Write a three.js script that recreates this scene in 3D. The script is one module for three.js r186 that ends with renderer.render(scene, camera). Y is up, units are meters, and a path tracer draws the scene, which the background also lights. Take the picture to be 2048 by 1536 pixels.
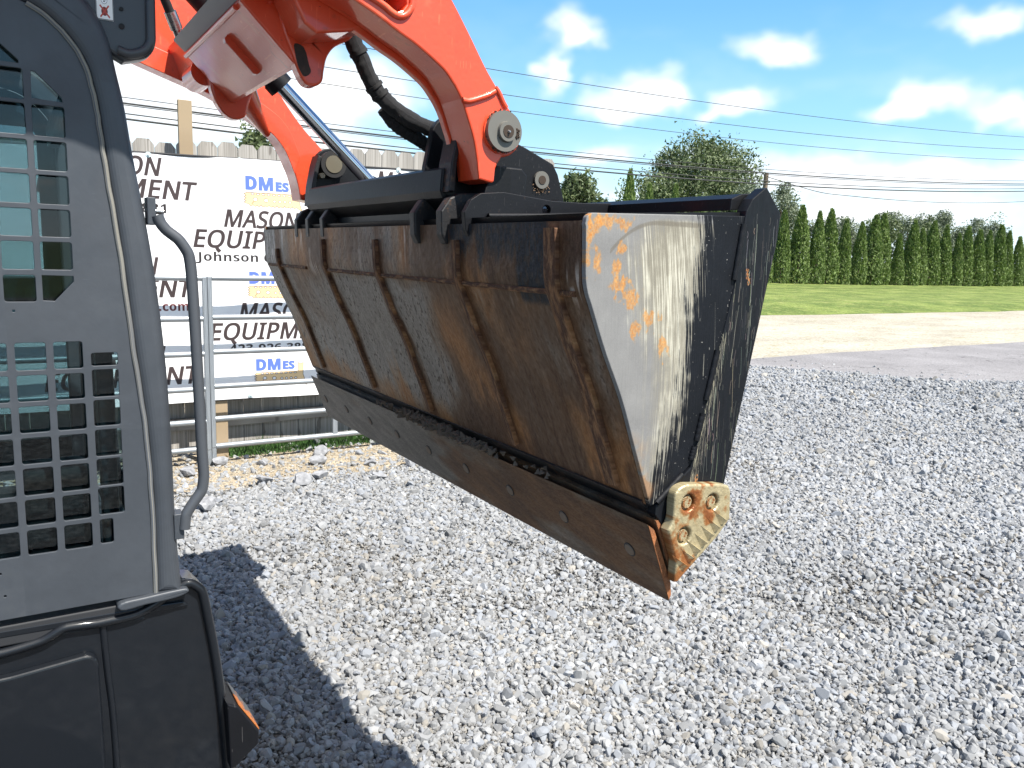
import * as THREE from 'three';
import { mergeGeometries, mergeVertices, toCreasedNormals } from 'three/addons/utils/BufferGeometryUtils.js';
import { RoundedBoxGeometry } from 'three/addons/geometries/RoundedBoxGeometry.js';

// ---------------------------------------------------------------- camera
// x = the loader's forward direction, y = up, z = towards the side the picture is taken from; metres
const scene = new THREE.Scene();
const F_PX = 1608;
const camera = new THREE.PerspectiveCamera(2 * Math.atan(768 / F_PX) * 180 / Math.PI, 4 / 3, 0.05, 900);
{
  const right = new THREE.Vector3(0.84684, 0.031518, 0.530912), up = new THREE.Vector3(0.058516, 0.98666, -0.151912);
  const back = new THREE.Vector3().crossVectors(right, up).normalize();
  up.crossVectors(back, right).normalize();
  camera.quaternion.setFromRotationMatrix(new THREE.Matrix4().makeBasis(right.normalize(), up, back));
  camera.position.set(0, 1.6, 0);
}
const renderer = new THREE.WebGLRenderer({ antialias: true });
renderer.toneMapping = THREE.LinearToneMapping;
renderer.toneMappingExposure = 1.9;
renderer.shadowMap.enabled = true;

// ---------------------------------------------------------------- noise
function rng(seed) { let s = seed | 0; return () => { s = (s + 0x6d2b79f5) | 0; let t = Math.imul(s ^ (s >>> 15), 1 | s); t = (t + Math.imul(t ^ (t >>> 7), 61 | t)) ^ t; return ((t ^ (t >>> 14)) >>> 0) / 4294967296; }; }
const NT = new Float32Array(256 * 256); { const r = rng(7); for (let i = 0; i < NT.length; i++) NT[i] = r(); }
function vn(x, y, s = 0) {
  x += s * 17.13; y += s * 31.77;
  const xi = Math.floor(x), yi = Math.floor(y), fx = x - xi, fy = y - yi, a = fx * fx * (3 - 2 * fx), b = fy * fy * (3 - 2 * fy);
  const x0 = xi & 255, x1 = (xi + 1) & 255, y0 = (yi & 255) << 8, y1 = ((yi + 1) & 255) << 8;
  const p = NT[y0 + x0], q = NT[y0 + x1], r = NT[y1 + x0], t = NT[y1 + x1];
  return p + (q - p) * a + (r - p) * b + (p - q - r + t) * a * b;
}
function fbm(x, y, o = 4, s = 0) { let v = 0, a = 0.5, n = 0; for (let i = 0; i < o; i++) { v += a * vn(x, y, s + i); n += a; a *= 0.5; x *= 2.03; y *= 2.03; } return v / n; }
const sst = (a, b, x) => { const t = Math.min(1, Math.max(0, (x - a) / (b - a))); return t * t * (3 - 2 * t); };
const mix = (a, b, t) => a + (b - a) * t;
const mix3 = (a, b, t) => [mix(a[0], b[0], t), mix(a[1], b[1], t), mix(a[2], b[2], t)];
const wrap = (a) => { while (a > 180) a -= 360; while (a < -180) a += 360; return a; };

// ---------------------------------------------------------------- sky: blue air, fair-weather clouds (degrees of azimuth and height)
const CLOUDS = [[-54.3, 14.9, 2.0, 1.5], [-53.6, 14.1, 2.0, 0.8], [-41.2, 13.4, 3.0, 1.2], [-40, 12.9, 2.2, 0.9], [-49.6, 10.6, 3.6, 1.9], [-50.8, 9.6, 3.2, 1.1], [-47.6, 10.6, 1.8, 1.8], [-55.4, 11.9, 1.3, 1.9], [-42.8, 10.1, 2.2, 1.0], [-44, 9.4, 1.8, 0.7], [-31.6, 9.9, 2.4, 1.2], [-33.6, 9.3, 2.4, 0.8], [-29.0, 14.0, 2.2, 0.9], [-27.6, 9.2, 2.5, 1.2],
  [-86, 9, 9, 5], [-78, 9, 8, 4.4], [-72, 9.5, 6, 3.4], [-68, 10.6, 4.6, 2.4], [-70, 6, 6, 1.6], [-60, 5.2, 5, 0.9], [-52, 6.6, 2.4, 0.8], [-44, 6.4, 4, 1.2], [-38, 5.4, 6, 1.6], [-31, 5.2, 5, 1.4], [-46, 4.0, 6, 1.1], [-34, 3.2, 9, 1.2], [-24, 5.6, 4, 1.6], [-62, 3.0, 8, 1.0], [-52, 2.4, 8, 0.8]];
const skyTex = (() => {
  const W = 2048, H = 1024, d = new Float32Array(W * H * 4);
  const stops = [[0, 0.80, 0.90, 0.94], [4, 0.58, 0.82, 0.92], [9, 0.31, 0.61, 0.87], [16, 0.17, 0.43, 0.80], [35, 0.045, 0.155, 0.39], [90, 0.016, 0.06, 0.19]];
  for (let j = 0; j < H; j++) {
    const el = (j + 0.5) / H * 180 - 90;
    let k = 0; while (k < stops.length - 2 && el > stops[k + 1][0]) k++;
    const t = sst(0, 1, (Math.max(el, 0) - stops[k][0]) / (stops[k + 1][0] - stops[k][0])), lin = Math.min(1, Math.max(0, (Math.max(el, 0) - stops[k][0]) / (stops[k + 1][0] - stops[k][0])));
    const base = [1, 2, 3].map((c) => mix(stops[k][c], stops[k + 1][c], mix(lin, t, 0.2)));
    for (let i = 0; i < W; i++) {
      const az = (i + 0.5) / W * 360 - 180, o = (j * W + i) * 4;
      let c = 0, tex = 0;
      if (el > -3) {
        const wx = (fbm(az * 0.55, el * 0.8, 4, 3) - 0.5) * 2.6, wy = (fbm(az * 0.55, el * 0.8, 4, 9) - 0.5) * 1.5;
        for (const [ca, ce, ra, re] of CLOUDS) {
          const dx = wrap(az + wx - ca) / ra; if (Math.abs(dx) > 1.6) continue;
          let dy = (el + wy - ce) / re; if (dy < 0) dy *= 1.25;
          c = 1 - (1 - c) * (1 - 0.97 * (1 - sst(0.1, 1.3, Math.hypot(dx, dy))));
        }
        // the rest of the sky carries the same scattered clouds
        const far = sst(6, 16, Math.abs(wrap(az + 54)) - 30) + sst(17, 24, el), pl = 1 / Math.tan(Math.max(el, 2.5) * Math.PI / 180);
        const px = Math.cos(az * Math.PI / 180) * pl, py = Math.sin(az * Math.PI / 180) * pl;
        c = Math.max(c, Math.min(1, far) * sst(0.56, 0.72, fbm(px * 1.1 + 40, py * 1.1 + 40, 5, 2)) * 0.9);
        tex = fbm(az * 0.7, el * 1.3, 4, 21);
        c *= sst(0.0, 0.62, tex + c * 0.5);
        c = Math.min(1, c + 0.12 * sst(0.5, 0.8, fbm(az * 0.25, el * 0.6, 4, 33)) * sst(20, 4, el));
      }
      const cl = mix3([0.86, 0.90, 0.95], [1.0, 1.0, 1.0], sst(0.3, 0.65, tex));
      for (let q = 0; q < 3; q++) d[o + q] = 0.75 * mix(base[q], cl[q], c);
      d[o + 3] = 1;
    }
  }
  const t = new THREE.DataTexture(d, W, H, THREE.RGBAFormat, THREE.FloatType);
  t.mapping = THREE.EquirectangularReflectionMapping; t.magFilter = THREE.LinearFilter; t.needsUpdate = true;
  return t;
})();
scene.background = skyTex; scene.environment = skyTex;

// ---------------------------------------------------------------- sun: high, from the camera's side and a little ahead of the loader
const sun = new THREE.DirectionalLight(new THREE.Color(1.0, 0.955, 0.88), 5);
sun.position.set(0.21 * 30, 30, 0.63 * 30); sun.target.position.set(0, 0, 0);
sun.castShadow = true; sun.shadow.mapSize.set(4096, 4096);
Object.assign(sun.shadow.camera, { left: -30, right: 30, top: 30, bottom: -30, near: 1, far: 120 });
scene.add(sun, sun.target);

// ---------------------------------------------------------------- helpers
const used = {};
const numbered = (n) => { const k = used[n] = (used[n] ?? -1) + 1; return k ? n + '_' + String(k).padStart(3, '0') : n; };
function thing(name, label, category, pos = [0, 0, 0], group) {
  const o = new THREE.Group(); o.name = numbered(name); o.position.set(...pos); scene.add(o);
  o.userData = { label, category }; if (group) o.userData.group = group;
  return o;
}
function setting(o, name, label) { o.name = numbered(name); o.userData.kind = 'structure'; if (label) o.userData.label = label; o.receiveShadow = true; scene.add(o); return o; }
// geometry is given in world metres; it is moved into the frame of the thing that carries the part
function part(parent, name, geo, material) {
  let x = 0, y = 0, z = 0; for (let p = parent; p && p !== scene; p = p.parent) { x += p.position.x; y += p.position.y; z += p.position.z; }
  geo.translate(-x, -y, -z);
  const m = new THREE.Mesh(geo, material); m.name = name; m.castShadow = m.receiveShadow = true; parent.add(m); return m;
}
function sub(parent, name, geo, material) { return part(parent, name, geo, material); }
const V2 = (p) => p.map(([x, y]) => new THREE.Vector2(x, y));
function smoothPts(p, n = 6, closed = false) { const c = new THREE.CatmullRomCurve3(p.map((q) => new THREE.Vector3(q[0], q[1], 0)), closed, 'centripetal'); return c.getPoints(p.length * n).map((v) => [v.x, v.y]); }
function extr(pts, z0, z1, bevel = 0, holes = [], seg = 2) {
  const s = pts instanceof THREE.Shape ? pts : new THREE.Shape(V2(pts)); for (const h of holes) s.holes.push(new THREE.Path(V2(h)));
  const lo = Math.min(z0, z1), hi = Math.max(z0, z1);
  const g = new THREE.ExtrudeGeometry(s, { depth: hi - lo - 2 * bevel, bevelEnabled: bevel > 0, bevelThickness: bevel, bevelSize: bevel, bevelOffset: -bevel, bevelSegments: seg, curveSegments: 10 });
  g.translate(0, 0, lo + bevel); return g;
}
const box = (x0, x1, y0, y1, z0, z1, r = 0) => { const w = Math.abs(x1 - x0), h = Math.abs(y1 - y0), d = Math.abs(z1 - z0); const g = r ? new RoundedBoxGeometry(w, h, d, 2, Math.min(r, w / 2.1, h / 2.1, d / 2.1)) : new THREE.BoxGeometry(w, h, d); g.translate((x0 + x1) / 2, (y0 + y1) / 2, (z0 + z1) / 2); return g; };
function rodGeo(a, b, r0, r1 = r0, seg = 20) {
  const A = new THREE.Vector3(...a), B = new THREE.Vector3(...b), d = B.clone().sub(A), g = new THREE.CylinderGeometry(r1, r0, d.length(), seg);
  g.applyQuaternion(new THREE.Quaternion().setFromUnitVectors(new THREE.Vector3(0, 1, 0), d.clone().normalize())); g.translate(...A.add(B).multiplyScalar(0.5).toArray()); return g;
}
const discZ = (x, y, z0, z1, r, seg = 32, r2 = r) => rodGeo([x, y, z0], [x, y, z1], r, r2, seg);
const tube = (pts, r, n = 60, seg = 12, tension = 0.5) => new THREE.TubeGeometry(new THREE.CatmullRomCurve3(pts.map((p) => new THREE.Vector3(...p)), false, 'catmullrom', tension), n, r, seg, false);
const flat = (g) => { const h = g.index ? g.toNonIndexed() : g; h.computeVertexNormals(); return h; };
const merge = (list) => mergeGeometries(list.map((g) => { const h = g.index ? g.toNonIndexed() : g; for (const k of Object.keys(h.attributes)) if (!['position', 'normal', 'uv'].includes(k)) h.deleteAttribute(k); return h; }));
function uvBy(g, fn) { const p = g.attributes.position, u = new Float32Array(p.count * 2); for (let i = 0; i < p.count; i++) { const [a, b] = fn(p.getX(i), p.getY(i), p.getZ(i)); u[i * 2] = a; u[i * 2 + 1] = b; } g.setAttribute('uv', new THREE.BufferAttribute(u, 2)); return g; }
const triUV = (g, s = 1) => { const p = g.attributes.position, n = g.attributes.normal; const u = new Float32Array(p.count * 2); for (let i = 0; i < p.count; i++) { const ax = Math.abs(n.getX(i)), ay = Math.abs(n.getY(i)), az = Math.abs(n.getZ(i)); const X = p.getX(i), Y = p.getY(i), Z = p.getZ(i); const [a, b] = az >= ax && az >= ay ? [X, Y] : ax >= ay ? [Z, Y] : [X, Z]; u[2 * i] = a * s; u[2 * i + 1] = b * s; } g.setAttribute('uv', new THREE.BufferAttribute(u, 2)); return g; };
// colour texture from a function of (u, v) giving sRGB 0..255; v runs upwards
function colourTex(w, h, fn, repeat = false) {
  const d = new Uint8Array(w * h * 4);
  for (let j = 0; j < h; j++) for (let i = 0; i < w; i++) { const c = fn((i + 0.5) / w, (j + 0.5) / h), o = (j * w + i) * 4; d[o] = Math.max(0, Math.min(255, c[0])); d[o + 1] = Math.max(0, Math.min(255, c[1])); d[o + 2] = Math.max(0, Math.min(255, c[2])); d[o + 3] = 255; }
  const t = new THREE.DataTexture(d, w, h); t.colorSpace = THREE.SRGBColorSpace; t.magFilter = THREE.LinearFilter; if (repeat) t.wrapS = t.wrapT = THREE.RepeatWrapping; t.needsUpdate = true; return t;
}
function greyTex(w, h, fn, repeat = false) { const t = colourTex(w, h, (u, v) => { const g = fn(u, v) * 255; return [g, g, g]; }, repeat); t.colorSpace = THREE.NoColorSpace; return t; }
function canvasTex(w, h, draw) { const c = document.createElement('canvas'); c.width = w; c.height = h; draw(c.getContext('2d')); const t = new THREE.CanvasTexture(c); t.colorSpace = THREE.SRGBColorSpace; t.magFilter = THREE.LinearFilter; return t; }
const std = (o) => new THREE.MeshStandardMaterial(o), phys = (o) => new THREE.MeshPhysicalMaterial(o);
const rgb = (r, g, b) => new THREE.Color().setRGB(r, g, b);

// ---------------------------------------------------------------- shared materials
const orangePeel = greyTex(512, 512, (u, v) => 0.5 + 0.35 * (fbm(u * 24, v * 24, 3, 4) - 0.5) + 0.3 * (vn(u * 128, v * 128, 6) - 0.5), true);
const scuffRough = (lo, hi, s) => greyTex(512, 512, (u, v) => mix(lo, hi, sst(0.3, 0.7, fbm(u * 9, v * 9, 5, s)) * 0.7 + 0.3 * vn(u * 90, v * 14, s + 3)), true);
const M = {};
const dustTex = colourTex(1024, 1024, (u, v) => { const n = fbm(u * 5, v * 7, 5, 71), f = fbm(u * 40, v * 40, 4, 73), sp = vn(u * 500, v * 500, 75), sc = vn(u * 30, v * 900, 77); let g = 232 + 24 * (n - 0.5) + 16 * (f - 0.5); if (sc > 0.965 && vn(u * 9, v * 60, 79) > 0.6) g += 20; const d = sst(0.60, 0.78, n * 0.6 + f * 0.45) * 0.22 + (sp > 0.97 ? 0.25 : 0); return mix3([g, g, g], [255, 250, 238], d); }, true);
M.greyPaint = phys({ map: dustTex, color: rgb(0.062, 0.071, 0.085), roughness: 0.62, roughnessMap: scuffRough(0.7, 1, 11), metalness: 0.15, clearcoat: 0.25, clearcoatRoughness: 0.45, bumpMap: orangePeel, bumpScale: 0.00025 });
M.darkGrey = phys({ color: rgb(0.035, 0.038, 0.044), roughness: 0.5, clearcoat: 0.4, clearcoatRoughness: 0.3, bumpMap: orangePeel, bumpScale: 0.0002 });
const orangeTex = colourTex(1024, 1024, (u, v) => { const n = fbm(u * 7, v * 7, 5, 5), s = vn(u * 240, v * 20, 8), d = sst(0.66, 0.82, fbm(u * 30, v * 30, 4, 14)); let c = mix3([212, 68, 32], [224, 78, 40], n); if (s > 0.93) c = mix3(c, [246, 120, 78], 0.45); c = mix3(c, [150, 62, 34], d * 0.35); if (vn(u * 330, v * 330, 41) > 0.975 && vn(u * 22, v * 22, 43) > 0.62) c = [84, 44, 32]; return mix3(c, [212, 150, 118], sst(0.62, 0.8, fbm(u * 12, v * 16, 5, 47)) * 0.22); }, true);
M.orange = phys({ map: orangeTex, roughness: 0.45, clearcoat: 0.7, clearcoatRoughness: 0.1, bumpMap: orangePeel, bumpScale: 0.0006 });
const blackWornTex = (seed, wear) => colourTex(1024, 1024, (u, v) => {
  const n = fbm(u * 6, v * 6, 5, seed), f = fbm(u * 60, v * 60, 3, seed + 5);
  let c = mix3([9, 10, 13], [18, 19, 25], n);
  c = mix3(c, [92, 62, 40], sst(0.78 - wear, 0.9 - wear * 0.6, n * 0.6 + f * 0.45) * 0.8);
  const sc = vn(u * 900, v * 26, seed + 9); if (sc > 0.955) c = mix3(c, [150, 146, 138], 0.5);
  return c;
}, true);
M.black = phys({ map: blackWornTex(31, 0.02), roughness: 0.55, specularIntensity: 0.5, clearcoat: 0.1, clearcoatRoughness: 0.12, bumpMap: orangePeel, bumpScale: 0.0004 });
M.blackRusty = phys({ map: blackWornTex(57, 0.2), roughness: 0.6, clearcoat: 0.15, clearcoatRoughness: 0.4, bumpMap: orangePeel, bumpScale: 0.001 });
M.bodyBlack = phys({ color: rgb(0.005, 0.0068, 0.010), roughness: 0.5, specularIntensity: 0.5, clearcoat: 0.55, clearcoatRoughness: 0.06, bumpMap: orangePeel, bumpScale: 0.0004 });
M.rubber = std({ color: rgb(0.014, 0.014, 0.015), roughness: 0.8 });
M.sleeve = std({ color: rgb(0.02, 0.02, 0.022), roughness: 0.95, bumpMap: greyTex(256, 256, (u, v) => 0.5 + 0.5 * Math.sin((u * 60 + v * 60) * Math.PI * 2) * 0.3 + 0.4 * (fbm(u * 12, v * 12, 4, 3) - 0.5), true), bumpScale: 0.004 });
M.chrome = std({ color: rgb(0.62, 0.63, 0.66), roughness: 0.12, metalness: 1 });
M.coverGrey = std({ color: rgb(0.3, 0.3, 0.3), roughness: 0.6, metalness: 0.2 });
M.weldDust = std({ map: colourTex(64, 512, (u, v) => { const n = fbm(u * 4, v * 40, 4, 3); return mix3([84, 88, 94], [136, 132, 120], sst(0.4, 0.62, n)); }), roughness: 0.8 });
M.handlePaint = phys({ color: rgb(0.06, 0.066, 0.076), roughness: 0.5, clearcoat: 0.3, clearcoatRoughness: 0.3 });
M.steel = std({ color: rgb(0.42, 0.42, 0.42), roughness: 0.4, metalness: 0.9, roughnessMap: scuffRough(0.5, 1, 23) });
M.galv = std({ color: rgb(0.46, 0.48, 0.50), roughness: 0.5, metalness: 0.55, map: colourTex(256, 256, (u, v) => { const g = 218 + 34 * (fbm(u * 16, v * 16, 4, 6) - 0.5) * 2; return [g - 3, g, g + 2]; }, true) });
const pinTex = colourTex(256, 256, (u, v) => { const n = fbm(u * 8, v * 8, 5, 12); return mix3([112, 110, 104], [178, 160, 126], sst(0.42, 0.62, n)).map((k, i) => mix(k, [70, 44, 28][i], sst(0.62, 0.75, fbm(u * 14, v * 14, 4, 19)) * 0.8)); });
M.pin = std({ map: pinTex, roughness: 0.55, metalness: 0.35 });
M.grease = std({ color: rgb(0.045, 0.028, 0.016), roughness: 0.45 });
M.glass = phys({ color: rgb(0.5, 0.6, 0.62), roughness: 0.02, transmission: 1, thickness: 0, ior: 1.5 });
M.plasticDark = std({ color: rgb(0.02, 0.021, 0.024), roughness: 0.7 });

// ================================================================ THE GROUND
const dirtMask = (x, z) => sst(-5.15, -5.75, z + (fbm(x * 1.1, z * 1.1, 4, 40) - 0.5) * 1.3) * sst(5.5, 3.6, x);
{
  const gravelTex = colourTex(2048, 2048, (u, v) => {
    const a = vn(u * 512, v * 512, 3), b = vn(u * 256, v * 256, 7), c = fbm(u * 10, v * 10, 5, 1), e = vn(u * 1024, v * 1024, 9);
    const g = 82 + (a - 0.5) * 80 + (b - 0.5) * 50 + (e - 0.5) * 50 + (c - 0.5) * 24;
    return mix3([g, g, g], [g * 0.98 + 6, g * 0.95 + 2, g * 0.86], sst(0.52, 0.68, c) * 0.6);
  }, true);
  const lotBump = greyTex(1024, 1024, (u, v) => 0.6 * vn(u * 256, v * 256, 7) + 0.4 * vn(u * 128, v * 128, 3), true);
  const g = new THREE.PlaneGeometry(48, 36); g.rotateX(-Math.PI / 2); g.translate(4, 0, 4.5);
  uvBy(g, (x, y, z) => [x / 8, z / 8]);
  setting(new THREE.Mesh(g, std({ map: gravelTex, roughness: 0.95, bumpMap: lotBump, bumpScale: 0.012 })), 'gravel_lot', 'light grey crushed stone lot');
  // land beyond everything
  const land = new THREE.CircleGeometry(700, 64); land.rotateX(-Math.PI / 2); land.translate(0, -0.012, 0); uvBy(land, (x, y, z) => [x / 16, z / 16]);
  setting(new THREE.Mesh(land, std({ color: rgb(0.09, 0.14, 0.035), roughness: 1, map: colourTex(512, 512, (u, v) => { const n = fbm(u * 32, v * 32, 5, 2); const k = 200 + 100 * (n - 0.5); return [k, k, k]; }, true) })), 'field', 'green field');
  // bare tan soil by the fence
  const dirtTex = colourTex(1024, 1024, (u, v) => { const n = fbm(u * 12, v * 12, 5, 60), f = vn(u * 256, v * 256, 61), h = vn(u * 420, v * 420, 65); return mix3([132, 120, 100], [164, 152, 132], n).map((k) => k + (f - 0.5) * 56 + (h - 0.5) * 50); }, true);
  const pts = []; const r = rng(5);
  for (let x = -4; x <= 5.2; x += 0.18) pts.push([x, -5.42 + (fbm(x * 1.3, 3, 4, 77) - 0.5) * 1.0 - sst(2.6, 5.2, x) * 0.5]);
  pts.push([5.4, -6.6], [5.2, -8.6], [-4, -8.6]);
  const dg = new THREE.ShapeGeometry(new THREE.Shape(V2(pts.map(([x, z]) => [x, -z])))); dg.rotateX(-Math.PI / 2); dg.translate(0, 0.004, 0); uvBy(dg, (x, y, z) => [x / 2.2, z / 2.2]);
  setting(new THREE.Mesh(dg, std({ map: dirtTex, roughness: 1, bumpMap: greyTex(512, 512, (u, v) => 0.5 * vn(u * 128, v * 128, 3) + 0.5 * fbm(u * 16, v * 16, 4, 2), true), bumpScale: 0.012 })), 'soil_patch', 'bare tan soil along the board fence');
  // asphalt apron, tan gravel road, lawn
  const sheet = (poly, y, mat, name, label, s) => { const q = new THREE.ShapeGeometry(new THREE.Shape(V2(poly.map(([x, z]) => [x, -z])))); q.rotateX(-Math.PI / 2); q.translate(0, y, 0); uvBy(q, (x, yy, z) => [x / s, z / s]); return setting(new THREE.Mesh(q, mat), name, label); };
  const roadTex = colourTex(1024, 1024, (u, v) => { const n = fbm(u * 6, v * 14, 5, 80), f = vn(u * 380, v * 380, 81), w = fbm(u * 40, v * 90, 3, 84); return mix3([146, 139, 124], [178, 172, 156], n).map((k, i) => mix(k, [128, 122, 84][i], sst(0.66, 0.8, w) * 0.5) + (f - 0.5) * 46); }, true);
  const edge = (x, s, a) => (fbm(x * 0.6, s, 4, 90) - 0.5) * a;
  const near = [], far = [], lawnNear = [];
  for (let x = -12; x <= 130; x += 0.7) { near.push([x, -8.75 + edge(x, 1, 0.7) - sst(-2, 8, -x) * 0]); far.push([x, -17.0 + x * 0.022 + edge(x, 5, 0.5)]); }
  sheet([...near, ...far.slice().reverse()], 0.005, std({ map: roadTex, roughness: 1 }), 'gravel_road', 'pale tan gravel road', 9);
  const asphTex = colourTex(1024, 1024, (u, v) => { const n = fbm(u * 7, v * 7, 5, 70), f = vn(u * 460, v * 460, 71), cr = Math.abs(fbm(u * 5, v * 5, 4, 75) - 0.5); const g = 126 + 30 * (n - 0.5) + (f - 0.5) * 44 - sst(0.006, 0, cr) * 40; return [g + 3, g, g]; }, true);
  const ap = []; for (let x = 9.2; x <= 40; x += 0.4) ap.push([x, -9.12 + edge(x, 9, 0.35) - sst(9.2, 10.5, x) * -0.0]);
  const apN = []; for (let x = 40; x >= 9.2; x -= 0.4) { const zz = x < 11.2 ? mix(-8.75, -5.3, sst(9.0, 12.2, x) * 0.9) : mix(-6.2, -2.2, sst(10.8, 18, x)); apN.push([x, zz + edge(x, 13, 0.25)]); }
  sheet([...ap, ...apN], 0.010, std({ map: asphTex, roughness: 0.92 }), 'asphalt_apron', 'worn grey asphalt apron', 5);
  const lawnTex = colourTex(1024, 1024, (u, v) => { const n = fbm(u * 9, v * 9, 5, 100), f = vn(u * 256, v * 128, 101), m = fbm(u * 60, v * 30, 3, 105); return mix3([84, 102, 38], [116, 130, 60], sst(0.25, 0.75, n)).map((k, i) => mix(k, [150, 146, 92][i], sst(0.56, 0.76, m) * 0.5 + sst(0.58, 0.72, fbm(u * 4, v * 5, 4, 107)) * 0.3) + (f - 0.5) * 40); }, true);
  // the lawn rises a little towards the hedge
  const lg = new THREE.PlaneGeometry(170, 60, 85, 60); lg.rotateX(-Math.PI / 2); lg.translate(55, 0, -47);
  const lp = lg.attributes.position;
  for (let i = 0; i < lp.count; i++) { const x = lp.getX(i), z = lp.getZ(i), z0 = -16.95 + x * 0.022; const zz = z > -17.5 ? z0 + edge(x, 5, 0.5) : z; lp.setZ(i, zz); lp.setY(i, 0.01 + 0.16 * sst(0, 1, (z0 - zz) / 2.5) * (0.6 + 0.8 * fbm(x * 0.3, zz * 0.3, 3, 8)) + sst(18, 60, -zz) * 0.35); }
  lg.computeVertexNormals(); uvBy(lg, (x, y, z) => [x / 7, z / 7]);
  setting(new THREE.Mesh(lg, std({ map: lawnTex, roughness: 1, bumpMap: greyTex(512, 512, (u, v) => vn(u * 170, v * 170, 5) * 0.6 + vn(u * 60, v * 60, 2) * 0.4, true), bumpScale: 0.05 })), 'lawn', 'mown green lawn before the hedge');
}
// crushed stone: uncountable, as instanced stones of several shapes
{
  const shapes = []; const r = rng(91);
  for (let k = 0; k < 7; k++) {
    const g = new THREE.IcosahedronGeometry(1, 1), p = g.attributes.position, planes = [];
    for (let i = 0; i < 8; i++) { const v = new THREE.Vector3(r() - 0.5, r() - 0.5, r() - 0.5).normalize(); planes.push([v, 0.34 + r() * 0.28]); }
    const v = new THREE.Vector3();
    for (let i = 0; i < p.count; i++) { v.fromBufferAttribute(p, i); for (const [n, d] of planes) { const e = v.dot(n) - d; if (e > 0) v.addScaledVector(n, -e); } v.x *= 1.15 + 0.5 * (k % 3) / 2; v.z *= 1.2; v.y *= 1.05; p.setXYZ(i, v.x, v.y, v.z); }
    shapes.push(flat(g));
  }
  const lists = shapes.map(() => []);
  const stoneMat = std({ roughness: 0.9, color: 0xffffff });
  const m4 = new THREE.Matrix4(), q = new THREE.Quaternion(), e = new THREE.Euler(), pos = new THREE.Vector3(), sc = new THREE.Vector3();
  function put(x, z, s, lift, col) { e.set((r() - 0.5) * 2.2, r() * 6.283, (r() - 0.5) * 2.2); q.setFromEuler(e); const a = s * (0.75 + r() * 0.5); m4.compose(pos.set(x, lift, z), q, sc.set(a * (0.85 + r() * 0.4), a * (0.8 + r() * 0.5), a)); lists[Math.floor(r() * shapes.length)].push([m4.toArray(), col]); }
  const inView = (x, z, m) => { const ox = 0.5286 * x - 0.8337 * z, rx = 0.8468 * x + 0.5309 * z; return ox > 0.9 && Math.abs(rx) < ox * 0.66 + m; };
  const tone = (x, z) => { const k = r(), n = fbm(x * 0.8, z * 0.8, 4, 17); let g = k < 0.08 ? 0.15 + r() * 0.07 : k < 0.85 ? 0.245 + r() * 0.06 : 0.30 + r() * 0.06; g *= 0.84 + 0.26 * n; const w = r(); return w < 0.06 ? [g * 1.04, g * 0.98, g * 0.88] : w < 0.3 ? [g * 0.94, g * 0.99, g * 1.07] : [g * 0.985, g, g * 1.015]; };
  const zones = [[0.019, 0.0, 3.6, 0.0135], [0.021, 3.6, 6.2, 0.0142], [0.026, 6.2, 9.5, 0.0165], [0.035, 9.5, 14, 0.0205]];
  for (const [sp, d0, d1, s] of zones)
    for (let x = -3; x < 14; x += sp) for (let z = 0.5; z > -8.9; z -= sp) {
      const d = Math.hypot(x, z); if (d < d0 || d >= d1 || !inView(x, z, 1.3)) continue;
      if (z < -8.4 && r() < 0.6) continue;
      // the asphalt apron and the bare soil carry few stones
      if (x > 9.4 && z < -2.2) { const zz = x < 11.2 ? mix(-8.75, -5.3, sst(9.0, 12.2, x) * 0.9) : mix(-6.2, -2.2, sst(10.8, 18, x)); if (z < zz && r() < 0.985) continue; }
      const dm = dirtMask(x, z), bare = sst(0.60, 0.70, fbm(x * 1.1, z * 1.1, 4, 50));
      if (r() < dm * 0.86 || r() < bare * 0.45) continue;
      const big = r(), size = s * (big > 0.985 ? 1.9 : big > 0.88 ? 1.35 : 0.72 + 0.55 * r());
      const X = x + (r() - 0.5) * sp * 1.3, Z = z + (r() - 0.5) * sp * 1.3;
      put(X, Z, size, size * (0.1 + r() * 0.38), tone(X, Z));
      if (dm < 0.3 && bare < 0.4 && r() < 0.45) put(X + (r() - 0.5) * sp, Z + (r() - 0.5) * sp, size * 0.85, size * (0.7 + 0.35 * r()), tone(X, Z));
    }
  for (let i = 0; i < 9000; i++) { const x = -1 + r() * 5.6, z = -4.7 - r() * 1.7; if (!inView(x, z, 0.6)) continue; const g = 0.2 + r() * 0.2; put(x, z, 0.004 + 0.009 * r() * r(), 0.006, [g, g * 0.92, g * 0.77]); }
  for (let i = 0; i < 60000; i++) { const d = 1.6 + 5.4 * r(), a = (r() - 0.5) * 1.5, x = 0.5286 * d + 0.8468 * d * Math.tan(a * 0.62), z = -0.8337 * d + 0.5309 * d * Math.tan(a * 0.62); if (z < -5.3 || !inView(x, z, 0.6)) continue; const g = 0.14 + r() * 0.16; put(x, z, 0.004 + 0.005 * r(), 0.004 + 0.008 * r(), [g, g * 0.98, g * 0.94]); }
  const gr = new THREE.Group(); gr.name = 'crushed_stone'; gr.userData = { kind: 'stuff', label: 'loose light grey crushed stone covering the lot', category: 'gravel' }; scene.add(gr);
  let total = 0;
  shapes.forEach((g, k) => {
    const im = new THREE.InstancedMesh(g, stoneMat, lists[k].length); im.name = 'crushed_stone_bed'; im.userData.kind = 'stuff'; const c = new THREE.Color();
    lists[k].forEach(([m, col], i) => { im.setMatrixAt(i, m4.fromArray(m)); im.setColorAt(i, c.setRGB(...col)); });
    im.castShadow = im.receiveShadow = true; gr.add(im); total += lists[k].length;
  });
  console.log('stones', total);
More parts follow.
